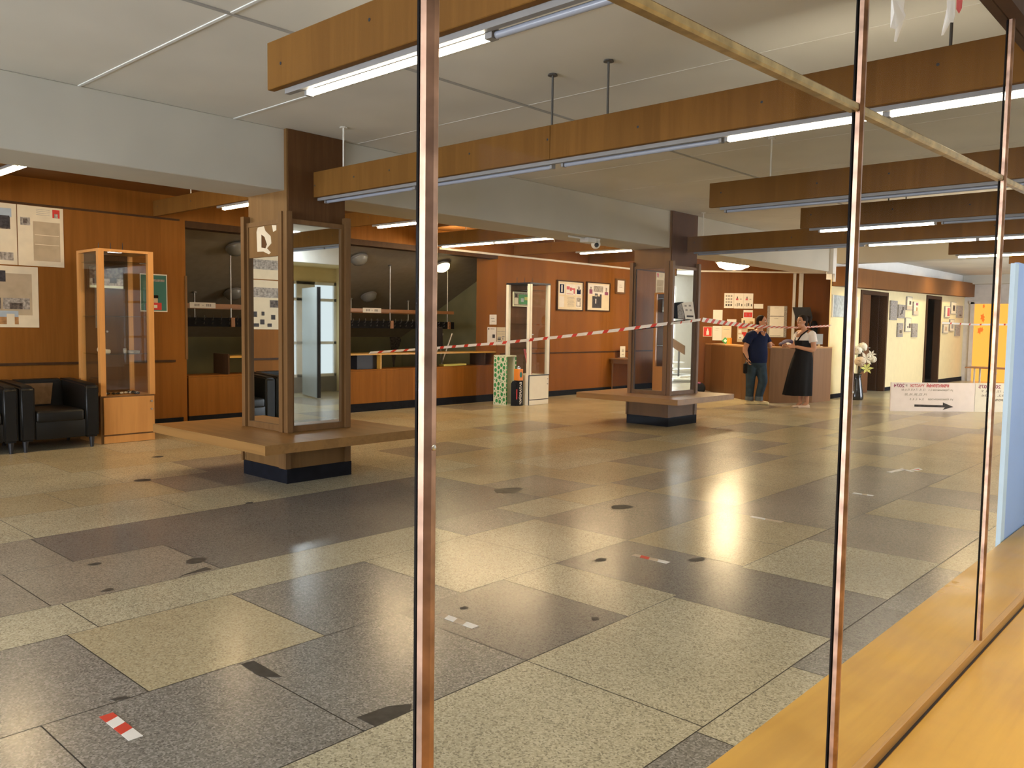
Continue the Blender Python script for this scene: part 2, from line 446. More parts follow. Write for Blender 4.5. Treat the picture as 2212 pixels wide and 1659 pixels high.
# ---------------------------------------------------------------- floor
def make_floor():
    mb = MB(); mb.mats = FLOORM + [MT['grout']]
    rows = [-15.2, -14.3, -13.4, -12.5, -11.6, -10.75, -9.9, -9.05, -8.2, -7.4, -6.65, -5.88, -5.15, -4.41, -3.95, -3.11, -2.265, -1.42, -.6, .25, 1.1, 2.1]
    # slabs that can be told apart near the screen: row start -> (y0, y1, kind)
    known = {
        -5.88: [(-1, .9, 3), (.9, 1.82, 4), (1.82, 3.5, 2), (3.5, 5.25, 2), (5.25, 6.4, 3), (6.4, 7.9, 0), (7.9, 9.0, 3)],
        -5.15: [(-1, .6, 4), (.6, 1.45, 4), (1.45, 2.36, 4), (2.36, 3.6, 2), (3.6, 5.25, 2), (5.25, 6.0, 1), (6.0, 7.2, 3), (7.2, 8.4, 1)],
        -4.41: [(-1, 1.5, 0), (1.5, 3.9, 0), (3.9, 4.67, 1), (4.67, 5.28, 0), (5.28, 6.2, 3), (6.2, 7.3, 1)],
        -3.95: [(-1, .4, 1), (.4, 1.36, 1), (1.36, 2.17, 3), (2.17, 3.03, 1), (3.03, 3.88, 0), (3.88, 4.6, 0), (4.6, 5.28, 4), (5.28, 6.1, 1), (6.1, 7.1, 3)],
        -3.11: [(-1, .98, 1), (.98, 1.74, 1), (1.74, 2.6, 1), (2.6, 3.36, 2), (3.36, 3.82, 0), (3.82, 4.58, 2), (4.58, 5.2, 3), (5.2, 5.88, 3), (5.88, 7.1, 1)],
        -2.265: [(-1, .5, 1), (.5, 1.4, 0), (1.4, 2.6, 0), (2.6, 3.78, 0), (3.78, 4.55, 2), (4.55, 5.5, 0), (5.5, 6.6, 1)],
        -1.42: [(-1, 1.2, 0), (1.2, 2.2, 0), (2.2, 2.55, 1), (2.55, 3.34, 0), (3.34, 3.75, 1), (3.75, 4.4, 2), (4.4, 5.4, 1)],
    }
    g = .0025
    for x0, x1 in zip(rows, rows[1:]):
        k = known.get(x0, []); tiles = list(k)
        y = k[0][0] if k else -6.
        while y > -6: tiles.append((y-1., y, rnd.choice([0, 1, 0]))); y -= 1.
        y = k[-1][1] if k else -6.
        while y < 29.5:
            l = rnd.choice([.8, .85, 1.1, 1.3])
            kind = rnd.choice([3, 3, 4, 4, 0, 3]) if x0 > -5.2 else rnd.choice([3, 3, 0, 0, 3, 4])  # more pale slabs toward the side bay stand in for its light
            tiles.append((y, y+l, kind)); y += l
        for a, b, kd in tiles:
            if a > 4.5 and kd in (1, 2): kd = 4
            mb.cur = kd
            mb.face([(x0+g, a+g, 0), (x1-g, a+g, 0), (x1-g, b-g, 0), (x0+g, b-g, 0)])
    mb.cur = 5
    mb.box(-15.2, 2.1, -6.2, 30, -.12, -.0015)
    o = mb.build('floor'); o['kind'] = 'structure'
    # dark residue of removed stickers, worn spots
    marks = [[(-3.094, 1.738), (-3.09, 1.795), (-2.858, 1.788), (-2.926, 1.728)],
             [(-2.366, 1.784), (-2.354, 1.919), (-2.304, 1.994), (-2.264, 1.949), (-2.261, 1.789)],
             [(-4.418, 2.104), (-4.5, 2.313), (-4.432, 2.315), (-4.441, 2.142)],
             [(-3.15, 1.225), (-3.12, 1.24), (-3.112, 1.285), (-3.135, 1.285)]]
    for cx, cy, r in ((-4.665, 2.337, .06), (-4.468, 1.745, .03), (-5.014, 1.89, .03), (-4.805, 5.254, .12), (-3.735, 5.428, .08), (-2.961, 4.078, .04), (-2.539, 4.503, .045), (-2.36, 3.22, .02), (-2.93, 2.88, .022), (-7.4, 3.2, .07), (-8.6, 3.9, .05), (-5.9, 3.4, .03)):
        marks.append([(cx + r*(.6+.6*rnd.random())*math.cos(t), cy + 1.3*r*(.6+.6*rnd.random())*math.sin(t)) for t in [i*PI/5 for i in range(10)]])
    for pts in marks:
        m2 = MB(); m2.face([(x, y, .0012) for x, y in pts]); m2.build('scuff_mark', MT['stain'], o)
make_floor()

# ---------------------------------------------------------------- ceiling
def make_ceiling():
    c = struct('ceiling', bx(-7.1, 1.9, -6, 29, ZC, ZC+.15), MT['ceil'])
    for y in (-.1, 1.15, 2.4, 3.62, 4.87, 6.1, 7.3, 8.55, 9.8, 11., 12.2):     # board joints
        bx(-6.47, -.8, y-.010, y+.010, ZC-(.006 if 2 < y < 4 else .002), ZC+.01).build('seam_strip', MT['seal' if 2 < y < 4 else 'ceil'], c)
    for x in (-4.32,):
        bx(x-.014, x+.014, -4, 14, ZC-.007, ZC+.01).build('seam_strip', MT['joint'], c)
    struct('ceiling', bx(-11.5, -7.1, -6, 20.5, ZC-.02, ZC+.15), wood('ceiling_veneer', (.20, .085, .02), (.12, .05, .012), 'Y', .5, 4., .61))
    struct('beam', bx(-7.1, -6.47, -6, 16.3, 2.59, ZC, .006), MT['plaster'])
    b = MB().m(MT['plaster']); b.box(-6.6, .5, 17.0, 17.35, 2.80, ZC); struct('beam', b)
    b = MB().m(MT['white']); b.box(-6.52, -6.40, 16.32, 16.42, 2.55, ZC); b.box(-6.45, -6.41, 16.44, 16.5, 2.4, ZC); struct('trim_3', b)
make_ceiling()

# ---------------------------------------------------------------- left wall with the cloakroom opening
W = MT['wall']
mb = MB().m(W)
mb.box(-11.1, XL, -6, 5.36, 0, ZC)
mb.box(-11.1, XL, 5.36, 11.5, 2.73, ZC)
mb.box(-11.45, XL, 11.5, 16.6, 0, ZC)
struct('wall_left', mb)
mb = MB().m(MT['dark']); mb.box(-11.12, XL+.012, 5.36, 11.5, 2.70, 2.79); struct('trim_4', mb)      # lintel board
mb = MB().m(MT['frame']); mb.box(-11.12, XL+.012, 5.345, 5.375, .92, 2.05); struct('trim_5', mb)       # jamb board
mb = MB().m(MT['dark'])
mb.box(XL, XL+.012, -6, 5.28, 2.775, 2.80); mb.box(XL, XL+.014, -6, 5.2, .885, .915); mb.box(XL, XL+.014, 11.6, 16.5, .885, .91)
struct('trim_6', mb)
mb = MB().m(MT['rodl']); mb.box(XL, XL+.03, 10.0, 16.5, 2.765, 2.80); struct('trim_7', mb)
mb = MB().m(MT['skirt']); mb.box(XL, XL+.012, -6, 5.3, 0, .13); mb.box(XL, XL+.012, 11.52, 16.5, 0, .11); struct('baseboard_left', mb)
mb = MB().m(W); mb.box(-15, .6, -6.2, -6, 0, ZC); struct('wall_back', mb)
# cloakroom shell
mb = MB().m(MT['olive']); mb.box(-15.1, -15, 2, 13, 0, 3.2); mb.box(-15, -11.1, 2.9, 3., 0, 3.2); mb.box(-15, -11.45, 12.6, 12.7, 0, 3.2); struct('wall_cloakroom', mb)
mb = MB().m(MT['umber']); mb.prism([(-11.1, 3, 3.10), (-11.1, 12.6, 3.10), (-15, 12.6, 1.15), (-15, 3, 1.15)], (0, 0, .06))
struct('ceiling_cloakroom', mb)
# diagonal reception wall: from A0 along DU
A0 = Vector((-10.9, 16.54, 0)); DU = Vector((.741, .672, 0)); DN = Vector((.672, -.741, 0)); UP = Vector((0, 0, 1))
def D(u, z, off=0.): return A0 + DU*u + DN*off + UP*z
def dprism(mb, u0, u1, z0, z1, o0, o1):
    return mb.prism([D(u0, z0, o0), D(u1, z0, o0), D(u1, z1, o0), D(u0, z1, o0)], DN*(o1-o0))
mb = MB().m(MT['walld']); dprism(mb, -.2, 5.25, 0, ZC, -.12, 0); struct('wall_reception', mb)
mb = MB().m(MT['rodl']); dprism(mb, .3, 4.6, 2.765, 2.80, 0, .03); struct('trim_8', mb)
mb = MB().m(MT['skirt']); dprism(mb, .2, 4.6, 0, .11, 0, .012); struct('baseboard_reception', mb)
# corridor wall (cream) with two door openings and the veneer band
XC = -6.8; Y = MT['yellow']
mb = MB().m(Y)
mb.box(XC-.025, XC, 17.3, 18.97, 0, 2.5)
for a, b, z0 in ( (18.97, 20.75, 2.36), (20.75, 23.75, 0), (23.75, 25.1, 2.42), (25.1, 27.5, 0)):
    mb.box(XC-.12, XC, a, b, z0, 2.5)
mb.m(MT['white']).box(XC-.12, XC, 17.3, 27.5, 2.5, ZC)
struct('wall_corridor', mb)
mb = MB().m(wood('band_veneer', (.20, .085, .026), (.14, .056, .016), 'Z', .6, 5., 0, 1, .15))
mb.prism([(XC+.002, 17.32, 2.36), (XC+.002, 27.48, 2.49), (XC+.002, 27.48, 2.9), (XC+.002, 17.32, 2.76)], (.26, 0, 0)); struct('trim_9', mb)
mb = MB().m(MT['skirt']); mb.box(XC, XC+.012, 17.3, 18.95, 0, .09); mb.box(XC, XC+.012, 20.77, 23.73, 0, .09); mb.box(XC, XC+.02, 25.12, 27.5, 0, .12); struct('baseboard_corridor', mb)
mb = MB().m(MT['greywall']); mb.box(XC-.12, -6.62, 27.5, 27.62, 0, ZC); mb.box(-6.62, -5.52, 27.5, 27.62, 2.34, ZC); mb.box(-5.52, 1.9, 27.5, 27.62, 0, ZC)
struct('wall_far', mb)
mb = MB().m(MT['plaster']); mb.box(-6.79, 1.5, 27.2, 27.5, 2.86, ZC); struct('beam', mb)
for i, (a, b, zt) in enumerate(((18.97, 20.75, 2.36), (23.75, 25.1, 2.42))):
    dn = bpy.data.objects.new('door_%d' % (i+1), None); COL.objects.link(dn); dn.location = (XC-.1, (a+b)/2, 0); dn['kind'] = 'structure'
    mb = MB(); mb.box(XC-.14, XC+.025, a+.002, a+.10, 0, zt-.002); mb.box(XC-.14, XC+.025, b-.10, b-.002, 0, zt-.002); mb.box(XC-.14, XC+.025, a+.1, b-.1, zt-.09, zt-.002)
    mb.build('door_frame', MT['dark'], dn)
    mb = MB(); m_ = (a+b)/2
    if i == 0:      # a half-open pair: left leaf shut, the right one folded back into the dark room
        mb.box(XC-.118, XC-.08, a+.1, m_, .01, zt-.09); mb.box(XC-.08, XC-.07, a+.2, m_-.1, .2, zt-.25)
        dl = mb.build('door_leaf', wood('door_leaf_tone', (.15, .062, .022), (.08, .032, .012), 'Z', .6, 6., 0, 1, .2), dn)
        mb = MB(); mb.cyl((XC-.08, m_-.07, 1.05), (XC-.03, m_-.07, 1.05), .012); mb.cyl((XC-.03, m_-.07, 1.05), (XC-.03, m_-.18, 1.05), .01)
        mb.build('door_handle', MT['steel'], dl)
        bx(XC-.85, XC-.145, b-.15, b-.11, .01, zt-.09).build('door_leaf', MT['dark'], dn)
    else:
        bx(XC-1.2, XC-.145, a+.11, a+.15, .01, zt-.09).build('door_leaf', MT['dark'], dn)
mb = MB().m(MT['umber2']); mb.box(-9.0, -8.9, 19.8, 27.5, 0, ZC); mb.box(-8.9, XC-.125, 22.2, 22.3, 0, ZC); mb.box(-8.9, XC-.125, 27.5, 27.62, 0, ZC); mb.box(-9.0, XC-.125, 20.35, 27.6, 2.6, 2.7); struct('wall_offices', mb)  # dark backdrop, its colour stands in for the shade of the rooms
# amber back-lit glazed door in the far wall
dn = bpy.data.objects.new('door_3', None); COL.objects.link(dn); dn.location = (-6.1, 27.5, 0); dn['kind'] = 'structure'
mb = MB(); mb.box(-6.62, -6.52, 27.44, 27.6, 0, 2.34); mb.box(-5.60, -5.52, 27.44, 27.6, 0, 2.34); mb.box(-6.66, -5.45, 27.44, 27.6, 2.29, 2.36)
mb.build('door_frame', MT['greywall'], dn)
pn = bx(-6.52, -5.60, 27.50, 27.53, .0, 2.29).build('glass_pane', MT['amber'], dn)
mb = MB()
for (x, z, r) in ((-6.3, 1.90, .07), (-6.28, 1.82, .05), (-5.92, 1.92, .07), (-5.93, 1.80, .06), (-6.36, 1.5, .07), (-6.30, 1.53, .05), (-5.96, 1.50, .06), (-5.90, 1.55, .05), (-6.28, 2.22, .04), (-5.88, 2.22, .04)):
    mb.prism([(x+r*.7*math.cos(t)*(1+.3*math.cos(5*t)), 27.495, z+r*1.3*math.sin(t)*(1+.3*math.cos(5*t))) for t in [i*PI/10 for i in range(20)]], (0, -.003, 0))
mb.build('flower_sticker', MT['ambers'], pn)
# right-hand side of the hall (seen only in the mirrors): cream wall, entrance recess, stairs by a bright window
mb = MB().m(MT['white']); mb.box(.9, 1.0, 5.0, 8.6, .0, ZC); mb.box(.9, 1.0, 10.6, 18.2, 0, ZC); mb.box(.9, 1.0, 22.6, 27.5, 0, ZC); mb.box(.9, 1.0, 8.6, 10.6, 2.6, ZC); mb.box(.9, 1.0, 18.2, 22.6, 2.75, ZC)
mb.m(MT['rail']).box(.88, .9, 5.0, 8.6, 0, .32); mb.box(.88, .9, 10.6, 18.2, 0, .32)
mb.m(MT['white']).box(-.55, 1.0, 5.0, 5.1, 0, ZC)
struct('wall_right', mb)
mb = MB().m(MT['yellow']); mb.box(1.0, 2.1, 8.5, 8.6, 0, ZC); mb.box(1.0, 2.1, 10.6, 10.7, 0, ZC); mb.box(1.0, 2.1, 8.6, 10.6, 2.6, 2.7); mb.box(2.0, 2.1, 8.6, 10.6, 2.3, 2.6); mb.m(MT['rail']).box(1.96, 2.1, 8.6, 10.6, 0, .32)
struct('wall_entrance', mb)
wn = bpy.data.objects.new('window_3', None); COL.objects.link(wn); wn.location = (2.0, 9.6, 0); wn['kind'] = 'structure'
bx(2.02, 2.04, 8.6, 10.6, .32, 2.3).build('window_pane', MT['dayw'], wn)
mb = MB()
for y in (8.6, 9.1, 9.5, 9.62, 10.0, 10.54): mb.box(1.97, 2.02, y, y+.06, .32, 2.3)
for z in (.32, 1.0, 1.9, 2.24): mb.box(1.97, 2.018, 8.6, 10.6, z, z+.06)
mb.box(1.97, 2.019, 9.68, 10.0, .32, 2.3)
mb.build('window_frame', MT['white'], wn)
wn = bpy.data.objects.new('window_4', None); COL.objects.link(wn); wn.location = (.95, 20.4, 0); wn['kind'] = 'structure'
bx(.96, .98, 18.2, 22.6, .05, 2.75).build('window_pane', MT['day'], wn)
mb = MB()
for y in (18.2, 19.65, 21.1, 22.53): mb.box(.91, .96, y, y+.07, 0, 2.75)
mb.build('window_frame', MT['white'], wn)
wn = bpy.data.objects.new('window_5', None); COL.objects.link(wn); wn.location = (-5, -5.98, 0); wn['kind'] = 'structure'
bx(-9.0, -1.2, -5.99, -5.975, .55, 2.7).build('window_pane', MT['day'], wn)
mb = MB()
for x in (-9.05, -7.1, -5.15, -3.2, -1.25): mb.box(x, x+.08, -5.975, -5.92, .5, 2.75)
mb.box(-9.05, -1.17, -5.975, -5.92, .5, .58); mb.box(-9.05, -1.17, -5.975, -5.92, 2.68, 2.76)
mb.build('window_frame', MT['white'], wn)
st = thing('staircase', 'pale stair flight with wooden rail seen only in the far pillar mirror', 'staircase', (0., 20.4, 0))
for k in range(6): bx(-1.3+.32*k, .88, 19.3, 20.6, .165*k+.12, .165*(k+1)).build('step', MT['cardw'], st)
mb = MB(); mb.prism([(-1.4, 19.3, .75), (-1.4, 19.3, .98), (.85, 19.3, 2.15), (.85, 19.3, 1.9)], (0, .04, 0)); mb.build('handrail', MT['frame'], st)
for k in (0, 3, 6): bx(-1.25+.33*k, -1.21+.33*k, 19.305, 19.335, .165*min(k, 5)+.13, .85+.17*k).build('baluster', MT['rod'], st)
# open entrance door leaf, seen in the mirror of the near pillar
dn = bpy.data.objects.new('door_4', None); COL.objects.link(dn); dn.location = (.75, 9.25, 0); dn['kind'] = 'structure'
R9 = Matrix.Translation((1.33, 9.36, 0)) @ Matrix.Rotation(math.radians(197), 4, 'Z')
mb = MB().m(MT['doorm']); mb.box(0, .95, -.03, .03, .03, 2.12, M=R9); dl = mb.build('door_leaf', None, dn)
mb = MB(); mb.box(.95, .985, -.032, .032, .03, 2.12, M=R9); mb.build('door_edge', MT['black'], dl)

# pillars
PILL = [(-7.07, -6.43, 4.09, 4.68), (-7.07, -6.445, 10.43, 11.13)]
for (x0, x1, y0, y1) in PILL:
    mb = MB().m(MT['pill']); mb.box(x0, x1, y0, y1, 0, ZC)
    mb.m(MT['pil']).box(x1-.03, x1+.012, y0+.01, y1+.02, 2.30, ZC-.002)
    mb.m(MT['frame']).box(x1-.02, x1+.005, y0+.03, y1-.03, .1, 2.3)
    struct('pillar', mb)

# ---------------------------------------------------------------- glazed screen in front of the hall
wn = bpy.data.objects.new('window_1', None); COL.objects.link(wn); wn.location = (XG, 2., .45); wn['kind'] = 'structure'
YB = (-.59, .549, 1.664, 2.833, 3.97)
def bar(mb, y, z0, z1, w=.0165):
    h = w/2; c = .0055
    pts = [(XG+.0022, y-h), (XG+.016-c, y-h), (XG+.016, y-h+c), (XG+.016, y+h-c), (XG+.016-c, y+h), (XG+.0022, y+h)]
    mb.prism([(x, yy, z0) for x, yy in pts], (0, 0, z1-z0))
for y in YB:
    mb = MB(); bar(mb, y, .458, 2.342); b = mb.build('mullion', MT['bronze'], wn)
    bx(XG-.0055, XG-.0022, y-.006, y+.006, .458, 2.342).build('shade_strip', MT['shade_strip'], b)  # black strip stands in for the shaded hall side of the bar
    mb = MB(); mb.ball((XG+.0165, y, 1.30), (.0012, .003, .003), 2); mb.build('screw_head', MT['steel'], b)
def zt(y): return 1.826 + .0245*(y-.55)
for a, b in zip((-1.,)+YB, YB+(4.9,)):
    mb = MB(); h = .0085
    mb.prism([(XG-.009, a+.0085, zt(a)-h), (XG+.006, a+.0085, zt(a)-h), (XG+.009, a+.0085, zt(a)-h+.004), (XG+.009, a+.0085, zt(a)+h-.003), (XG+.006, a+.0085, zt(a)+h), (XG-.009, a+.0085, zt(a)+h)], (0, b-a-.017, zt(b)-zt(a)))
    mb.build('transom', MT['brass'], wn)
    bx(XG-.002, XG+.002, a+.0085, b-.0085, .458, 2.342).build('glass_pane', MT['pane'], wn)
struct('trim_1', bx(-.594, .55, -2.2, 4.9, .40, .450, .004), MT['ledge'])
struct('trim_12', bx(-.602, -.594, -2.2, 4.9, .40, .444), MT['black'])
struct('trim_2', bx(-.873, -.622, -2.2, 4.9, .40, .450, .004), MT['ledge'])
struct('trim_10', bx(-.622, -.602, -2.2, 4.9, .40, .474, .003), MT['lip'])
mb = MB().m(MT['frame']); mb.box(-.85, -.55, -2.2, 4.9, 0, .40); struct('wall_screen', mb)
mb = MB().m(MT['dark']); mb.box(-.648, -.58, -2.2, 4.95, 2.342, 2.47); mb.m(MT["pill"]).box(-.648, -.60, -2.2, 4.95, 2.47, ZC); struct('trim_11', mb)
mb = MB().m(MT['white']); mb.box(-.7, -.55, -6, -2.2, 0, ZC); struct('wall_side', mb)

# near side of the screen: wall and an unseen window added to light the blue panel
mb = MB().m(MT['yellow']); mb.box(2.2, 2.3, -2.2, 3.4, 0, ZC); mb.box(2.2, 2.3, 6.2, 8.4, 0, ZC); mb.box(2.2, 2.3, 3.4, 6.2, 0, .7); mb.box(2.2, 2.3, 3.4, 6.2, 2.5, ZC)
struct('wall_near', mb)
wn = bpy.data.objects.new('fill_window', None); COL.objects.link(wn); wn.location = (2.25, 4.8, .7); wn['kind'] = 'structure'
bx(2.26, 2.28, 3.4, 6.2, .7, 2.5).build('window_pane', MT['near_fill'], wn)
mb = MB()
for y in (3.4, 4.77, 6.14): mb.box(2.2, 2.26, y, y+.06, .7, 2.5)
mb.build('window_frame', MT['white'], wn)
# ---------------------------------------------------------------- pillar benches and mirrors
BEN = [(-7.79, -5.81, 3.49, 5.13), (-7.68, -5.93, 9.87, 11.49)]
BL = ['square wooden bench around the pillar close to the black armchairs', 'square wooden bench around the far pillar near the reception counter']
for (x0, x1, y0, y1), (p0, p1, q0, q1), lab in zip(BEN, PILL, BL):
    t = thing('pillar_bench', lab, 'bench', ((p0+p1)/2, (q0+q1)/2, 0), 0, 'benches built around the mirrored pillars')
    e = .05
    mb = MB()
    for a in ((x0, p0-.002, y0, y1), (p1+.014, x1, y0, y1), (p0-.002, p1+.014, y0, q0-.002), (p0-.002, p1+.014, q1+.022, y1)):
        mb.box(a[0], a[1], a[2], a[3], .375, .455)
    mb.build('seat_slab', MT['bench'], t)
    def ring(mb, z0, z1, o, i):
        X0, X1, Y0, Y1 = p0-.002, p1+.014, q0-.002, q1+.022
        mb.box(X0-o, X0-i, Y0-o, Y1+o, z0, z1); mb.box(X1+i, X1+o, Y0-o, Y1+o, z0, z1)
        mb.box(X0-i, X1+i, Y0-o, Y0-i, z0, z1); mb.box(X0-i, X1+i, Y1+i, Y1+o, z0, z1)
        return mb
    ring(MB(), .12, .375, .03, .0).build('pedestal', MT['pill'], t)
    ring(MB(), 0, .13, .042, .0301).build('plinth', MT['skirt'], t)
    for a in ((p1+.046, p1+.064, q0-.064, q0-.01), (p1-.045, p1+.044, q0-.064, q0-.046), (p0-.05, p0-.02, q0-.064, q0-.046), (p1+.046, p1+.064, q1-.01, q1+.05)):
        bx(*a, .132, .374).build('corner_strip', MT['frame'], t)

def mirror(name, lab, o, u, n, w, z0, z1, extra=None):
    """mirror in a wooden frame between two upright boards; o = foot of the left board, u along, n outwards"""
    o, u, n = Vector(o), Vector(u), Vector(n)
    t = thing(name, lab, 'mirror', tuple(o + u*w/2 + UP*z0), 0, 'mirrors on the pillars')
    def slab(mb, a, b, za, zb, d0, d1):
        return mb.prism([o+u*a+n*d0+UP*za, o+u*b+n*d0+UP*za, o+u*b+n*d0+UP*zb, o+u*a+n*d0+UP*zb], n*(d1-d0))
    slab(MB(), .0, .055, z0, z1, .0, .06).build('upright_board', MT['frame'], t)
    slab(MB(), w-.055, w, z0, z1, .0, .06).build('upright_board', MT['frame'], t)
    mb = MB()
    for a, b, c, d in ((.056, .085, z0, z1-.06), (w-.085, w-.056, z0, z1-.06), (.085, w-.085, z0, z0+.055), (.085, w-.085, z1-.10, z1-.06)):
        slab(mb, a, b, c, d, .003, .032)
    mb.build('frame', MT['frame'], t)
    slab(MB(), .085, w-.085, z0+.055, z1-.10, .006, .012).build('mirror_glass', MT['mirror'], t)
    if extra:
        a, b, c, d = extra
        e = slab(MB(), a, b, c, d, .013, .024).build('cover_board', MT['pill'], t)
        mb = MB().m(MT['paperc'])
        P = [(.30, .93), (.50, .95), (.55, .80), (.72, .62), (.74, .40), (.60, .26), (.72, .12), (.66, .07), (.48, .17), (.28, .18), (.26, .80)]
        f = lambda p: o+u*(a+(b-a)*p[0])+n*.0242+UP*(c+(d-c)*p[1])
        mb.prism([f(p) for p in P], n*.001)
        mb.prism([f(p) for p in ((.76, .95), (.90, .93), (.90, .78), (.80, .74))], n*.001)
        mb.m(MT['pil']).prism([f(p)+n*.0012 for p in ((.42, .70), (.52, .62), (.60, .38), (.55, .26), (.42, .30))], n*.0006)
        mb.build('torn_paper', None, e)
    return t
for (p0, p1, q0, q1), who, ex in zip(PILL, ('near', 'far'), (True, False)):
    X0, X1, Y0, Y1 = p0-.03, p1+.0145, q0-.035, q1+.04
    z0 = .457
    tw = X1-X0
    mirror('pillar_mirror', 'framed mirror with torn paper on its top board, on the pillar by the armchairs' if ex else 'framed mirror on the far pillar, turned to the display cabinets',
           (X0, q0-.004, 0), (1, 0, 0), (0, -1, 0), tw, z0, 2.40, (.085, tw-.085, 2.02, 2.31) if ex else None)
    mirror('pillar_mirror', 'framed mirror on the pillar by the armchairs, reflecting a grey entrance door' if ex else 'framed mirror on the far pillar, reflecting bright windows beside the folded paper notice',
           (p1+.016, q0-.05, 0), (0, 1, 0), (1, 0, 0), q1-q0+.09, z0, 2.40)

# ---------------------------------------------------------------- hanging light beams
def light_beam(lab, y, x0, x1, zb, zt, segs, rods, group, side=.035, matc='lit', joints=()):
    t = thing('ceiling_light_beam', lab, 'ceiling light', ((x0+x1)/2, y, zb), 0, group)
    cuts = [x0] + list(joints) + [x1]
    for a, b in zip(cuts, cuts[1:]): bx(a+.001, b-.001, y-.02, y+.02, zb, zt, .003).build('board', MT['beam'], t)
    x = x0+.12
    while x < x1-.2:
        z = zb+.1+.05*rnd.random()
        mb = MB(); mb.cyl((x, y-.0202, z), (x, y-.0214, z), .008, seg=8); mb.build('screw_hole', MT['black'], t); x += .45+.6*rnd.random()
    ra, rb = (x0+.09, x1-.03) if x0 > -7 else (min(q[0] for q in segs)-.06, max(q[1] for q in segs)+.06)
    mb = MB(); mb.box(ra, rb, y+.0205, y+.050, zb-.024, zb+.03); mb.box(ra, rb, y+.0501, y+(.086 if x0 > -7 else .056), zb-.004, zb+.002); mb.build('lamp_rail', MT['rail'], t)  # rear flange added to keep tube light off the ceiling
    yt = y+.078; zt_ = zb-.032
    for (a, b, on) in segs:
        mb = MB().m(MT[matc] if on else MT['tubeoff']); mb.cyl((a+.02, yt, zt_), (b-.02, yt, zt_), .0145, seg=12)
        tb = mb.build('tube', None, t, smooth=True)
        for q in (a, b-.018): bx(q, q+.018, y+.0525, yt+.014, zt_-.014, zt_+.026).build('socket', MT['rail'], tb)
    for x, m in rods:
        mb = MB().m(MT[m]); mb.cyl((x, y, zt-.02), (x, y, ZC-.002), .0075, seg=8); mb.cyl((x, y, ZC-.012), (x, y, ZC-.0015), .035, .03, 10)
        mb.build('hanger_rod', None, t)
    return t
G1 = 'wooden light beams hung across the hall'
def seg(x0, x1, ons, l=1.22):
    s = []; x = x0; i = 0
    while x + l <= x1 + .01:
        s.append((x, x+l, i in ons)); x += l; i += 1
    return s
light_beam('nearest wooden light beam with lit tube, hanging close behind the screen top', 2.255, -3.68, -.78, 2.555, 2.78, [(-3.47, -2.25, 1), (-2.25, -1.03, 0)], [(-2.86, 'rod'), (-1.3, 'rod')], G1, matc='litc')
light_beam('long wooden light beam starting in front of the near pillar, tubes mostly unlit', 4.38, -6.52, -.78, 2.555, 2.78, [(-6.36, -5.14, 0), (-5.14, -3.7, 0), (-3.62, -2.42, 0), (-2.40, -1.5, 1), (-1.5, -.85, 1)], [(-6.0, 'rodl'), (-3.66, 'rod'), (-3.2, 'rod'), (-1.2, 'rod')], G1, matc='litc', joints=(-3.66,))
light_beam('wooden light beam with only dark tubes, third from the screen', 7.04, -3.94, -.78, 2.555, 2.78, seg(-3.82, -.8, ()), [(-3.35, 'rodl'), (-1.3, 'rodl')], G1)
light_beam('wooden light beam lit for one tube at its left end, fourth from the screen', 9.05, -3.93, -.78, 2.555, 2.78, [(-3.75, -2.55, 1), (-2.5, -1.3, 0)], [(-3.0, 'rod'), (-1.3, 'rod')], G1, matc='litc')
light_beam('wooden light beam fixed to the far pillar, lit only toward its far right', 10.88, -6.435, -.78, 2.555, 2.78, [(-6.3, -5.08, 0), (-5.08, -3.9, 0), (-3.86, -2.6, 1), (-2.6, -1.4, 1)], [(-6.19, 'rodl'), (-3.4, 'rod')], G1, matc='litc')
light_beam('short dark wooden beam hanging before the grey cross beam', 13.55, -3.6, -.78, 2.58, 2.78, seg(-3.5, -.8, (0, 1)), [(-3.0, 'rod')], G1)  # tubes set alight to brighten the far hall
light_beam('dark wooden beam farthest away, hanging near the amber door', 15.75, -3.26, -.78, 2.575, 2.78, seg(-3.1, -.8, (0, 1)), [(-2.8, 'rod')], G1)  # lit tubes added here too, as fill for the far hall
G2 = 'lit wooden beams over the panelled side bay'
for y, a, b, lab in ((2.47, -9.3, -8.0, 'lit wooden beam above the wall posters, cut by the left photo edge'),
                     (4.95, -9.25, -8.0, 'lit wooden beam above the glass cabinet and teal poster'),
                     (7.22, -9.2, -7.98, 'lit wooden beam just right of the near pillar, above the cloakroom'),
                     (9.68, -10.55, -8.07, 'lit wooden beam with two tubes in line above the right part of the cloakroom'),
                     (11.97, -9.35, -8.2, 'lit wooden beam above the security camera and wall pictures'),
                     (14.35, -9.6, -8.4, 'lit wooden beam behind the far pillar over the small table')):
    sg = [(a, b, 1)] if b-a < 1.6 else [(a, (a+b)/2, 1), ((a+b)/2, b, 1)]
    light_beam(lab, y, XL+.003, -7.12, 2.80, 3.0, sg, [(-9.9, 'rodl')], G2, side=.035)

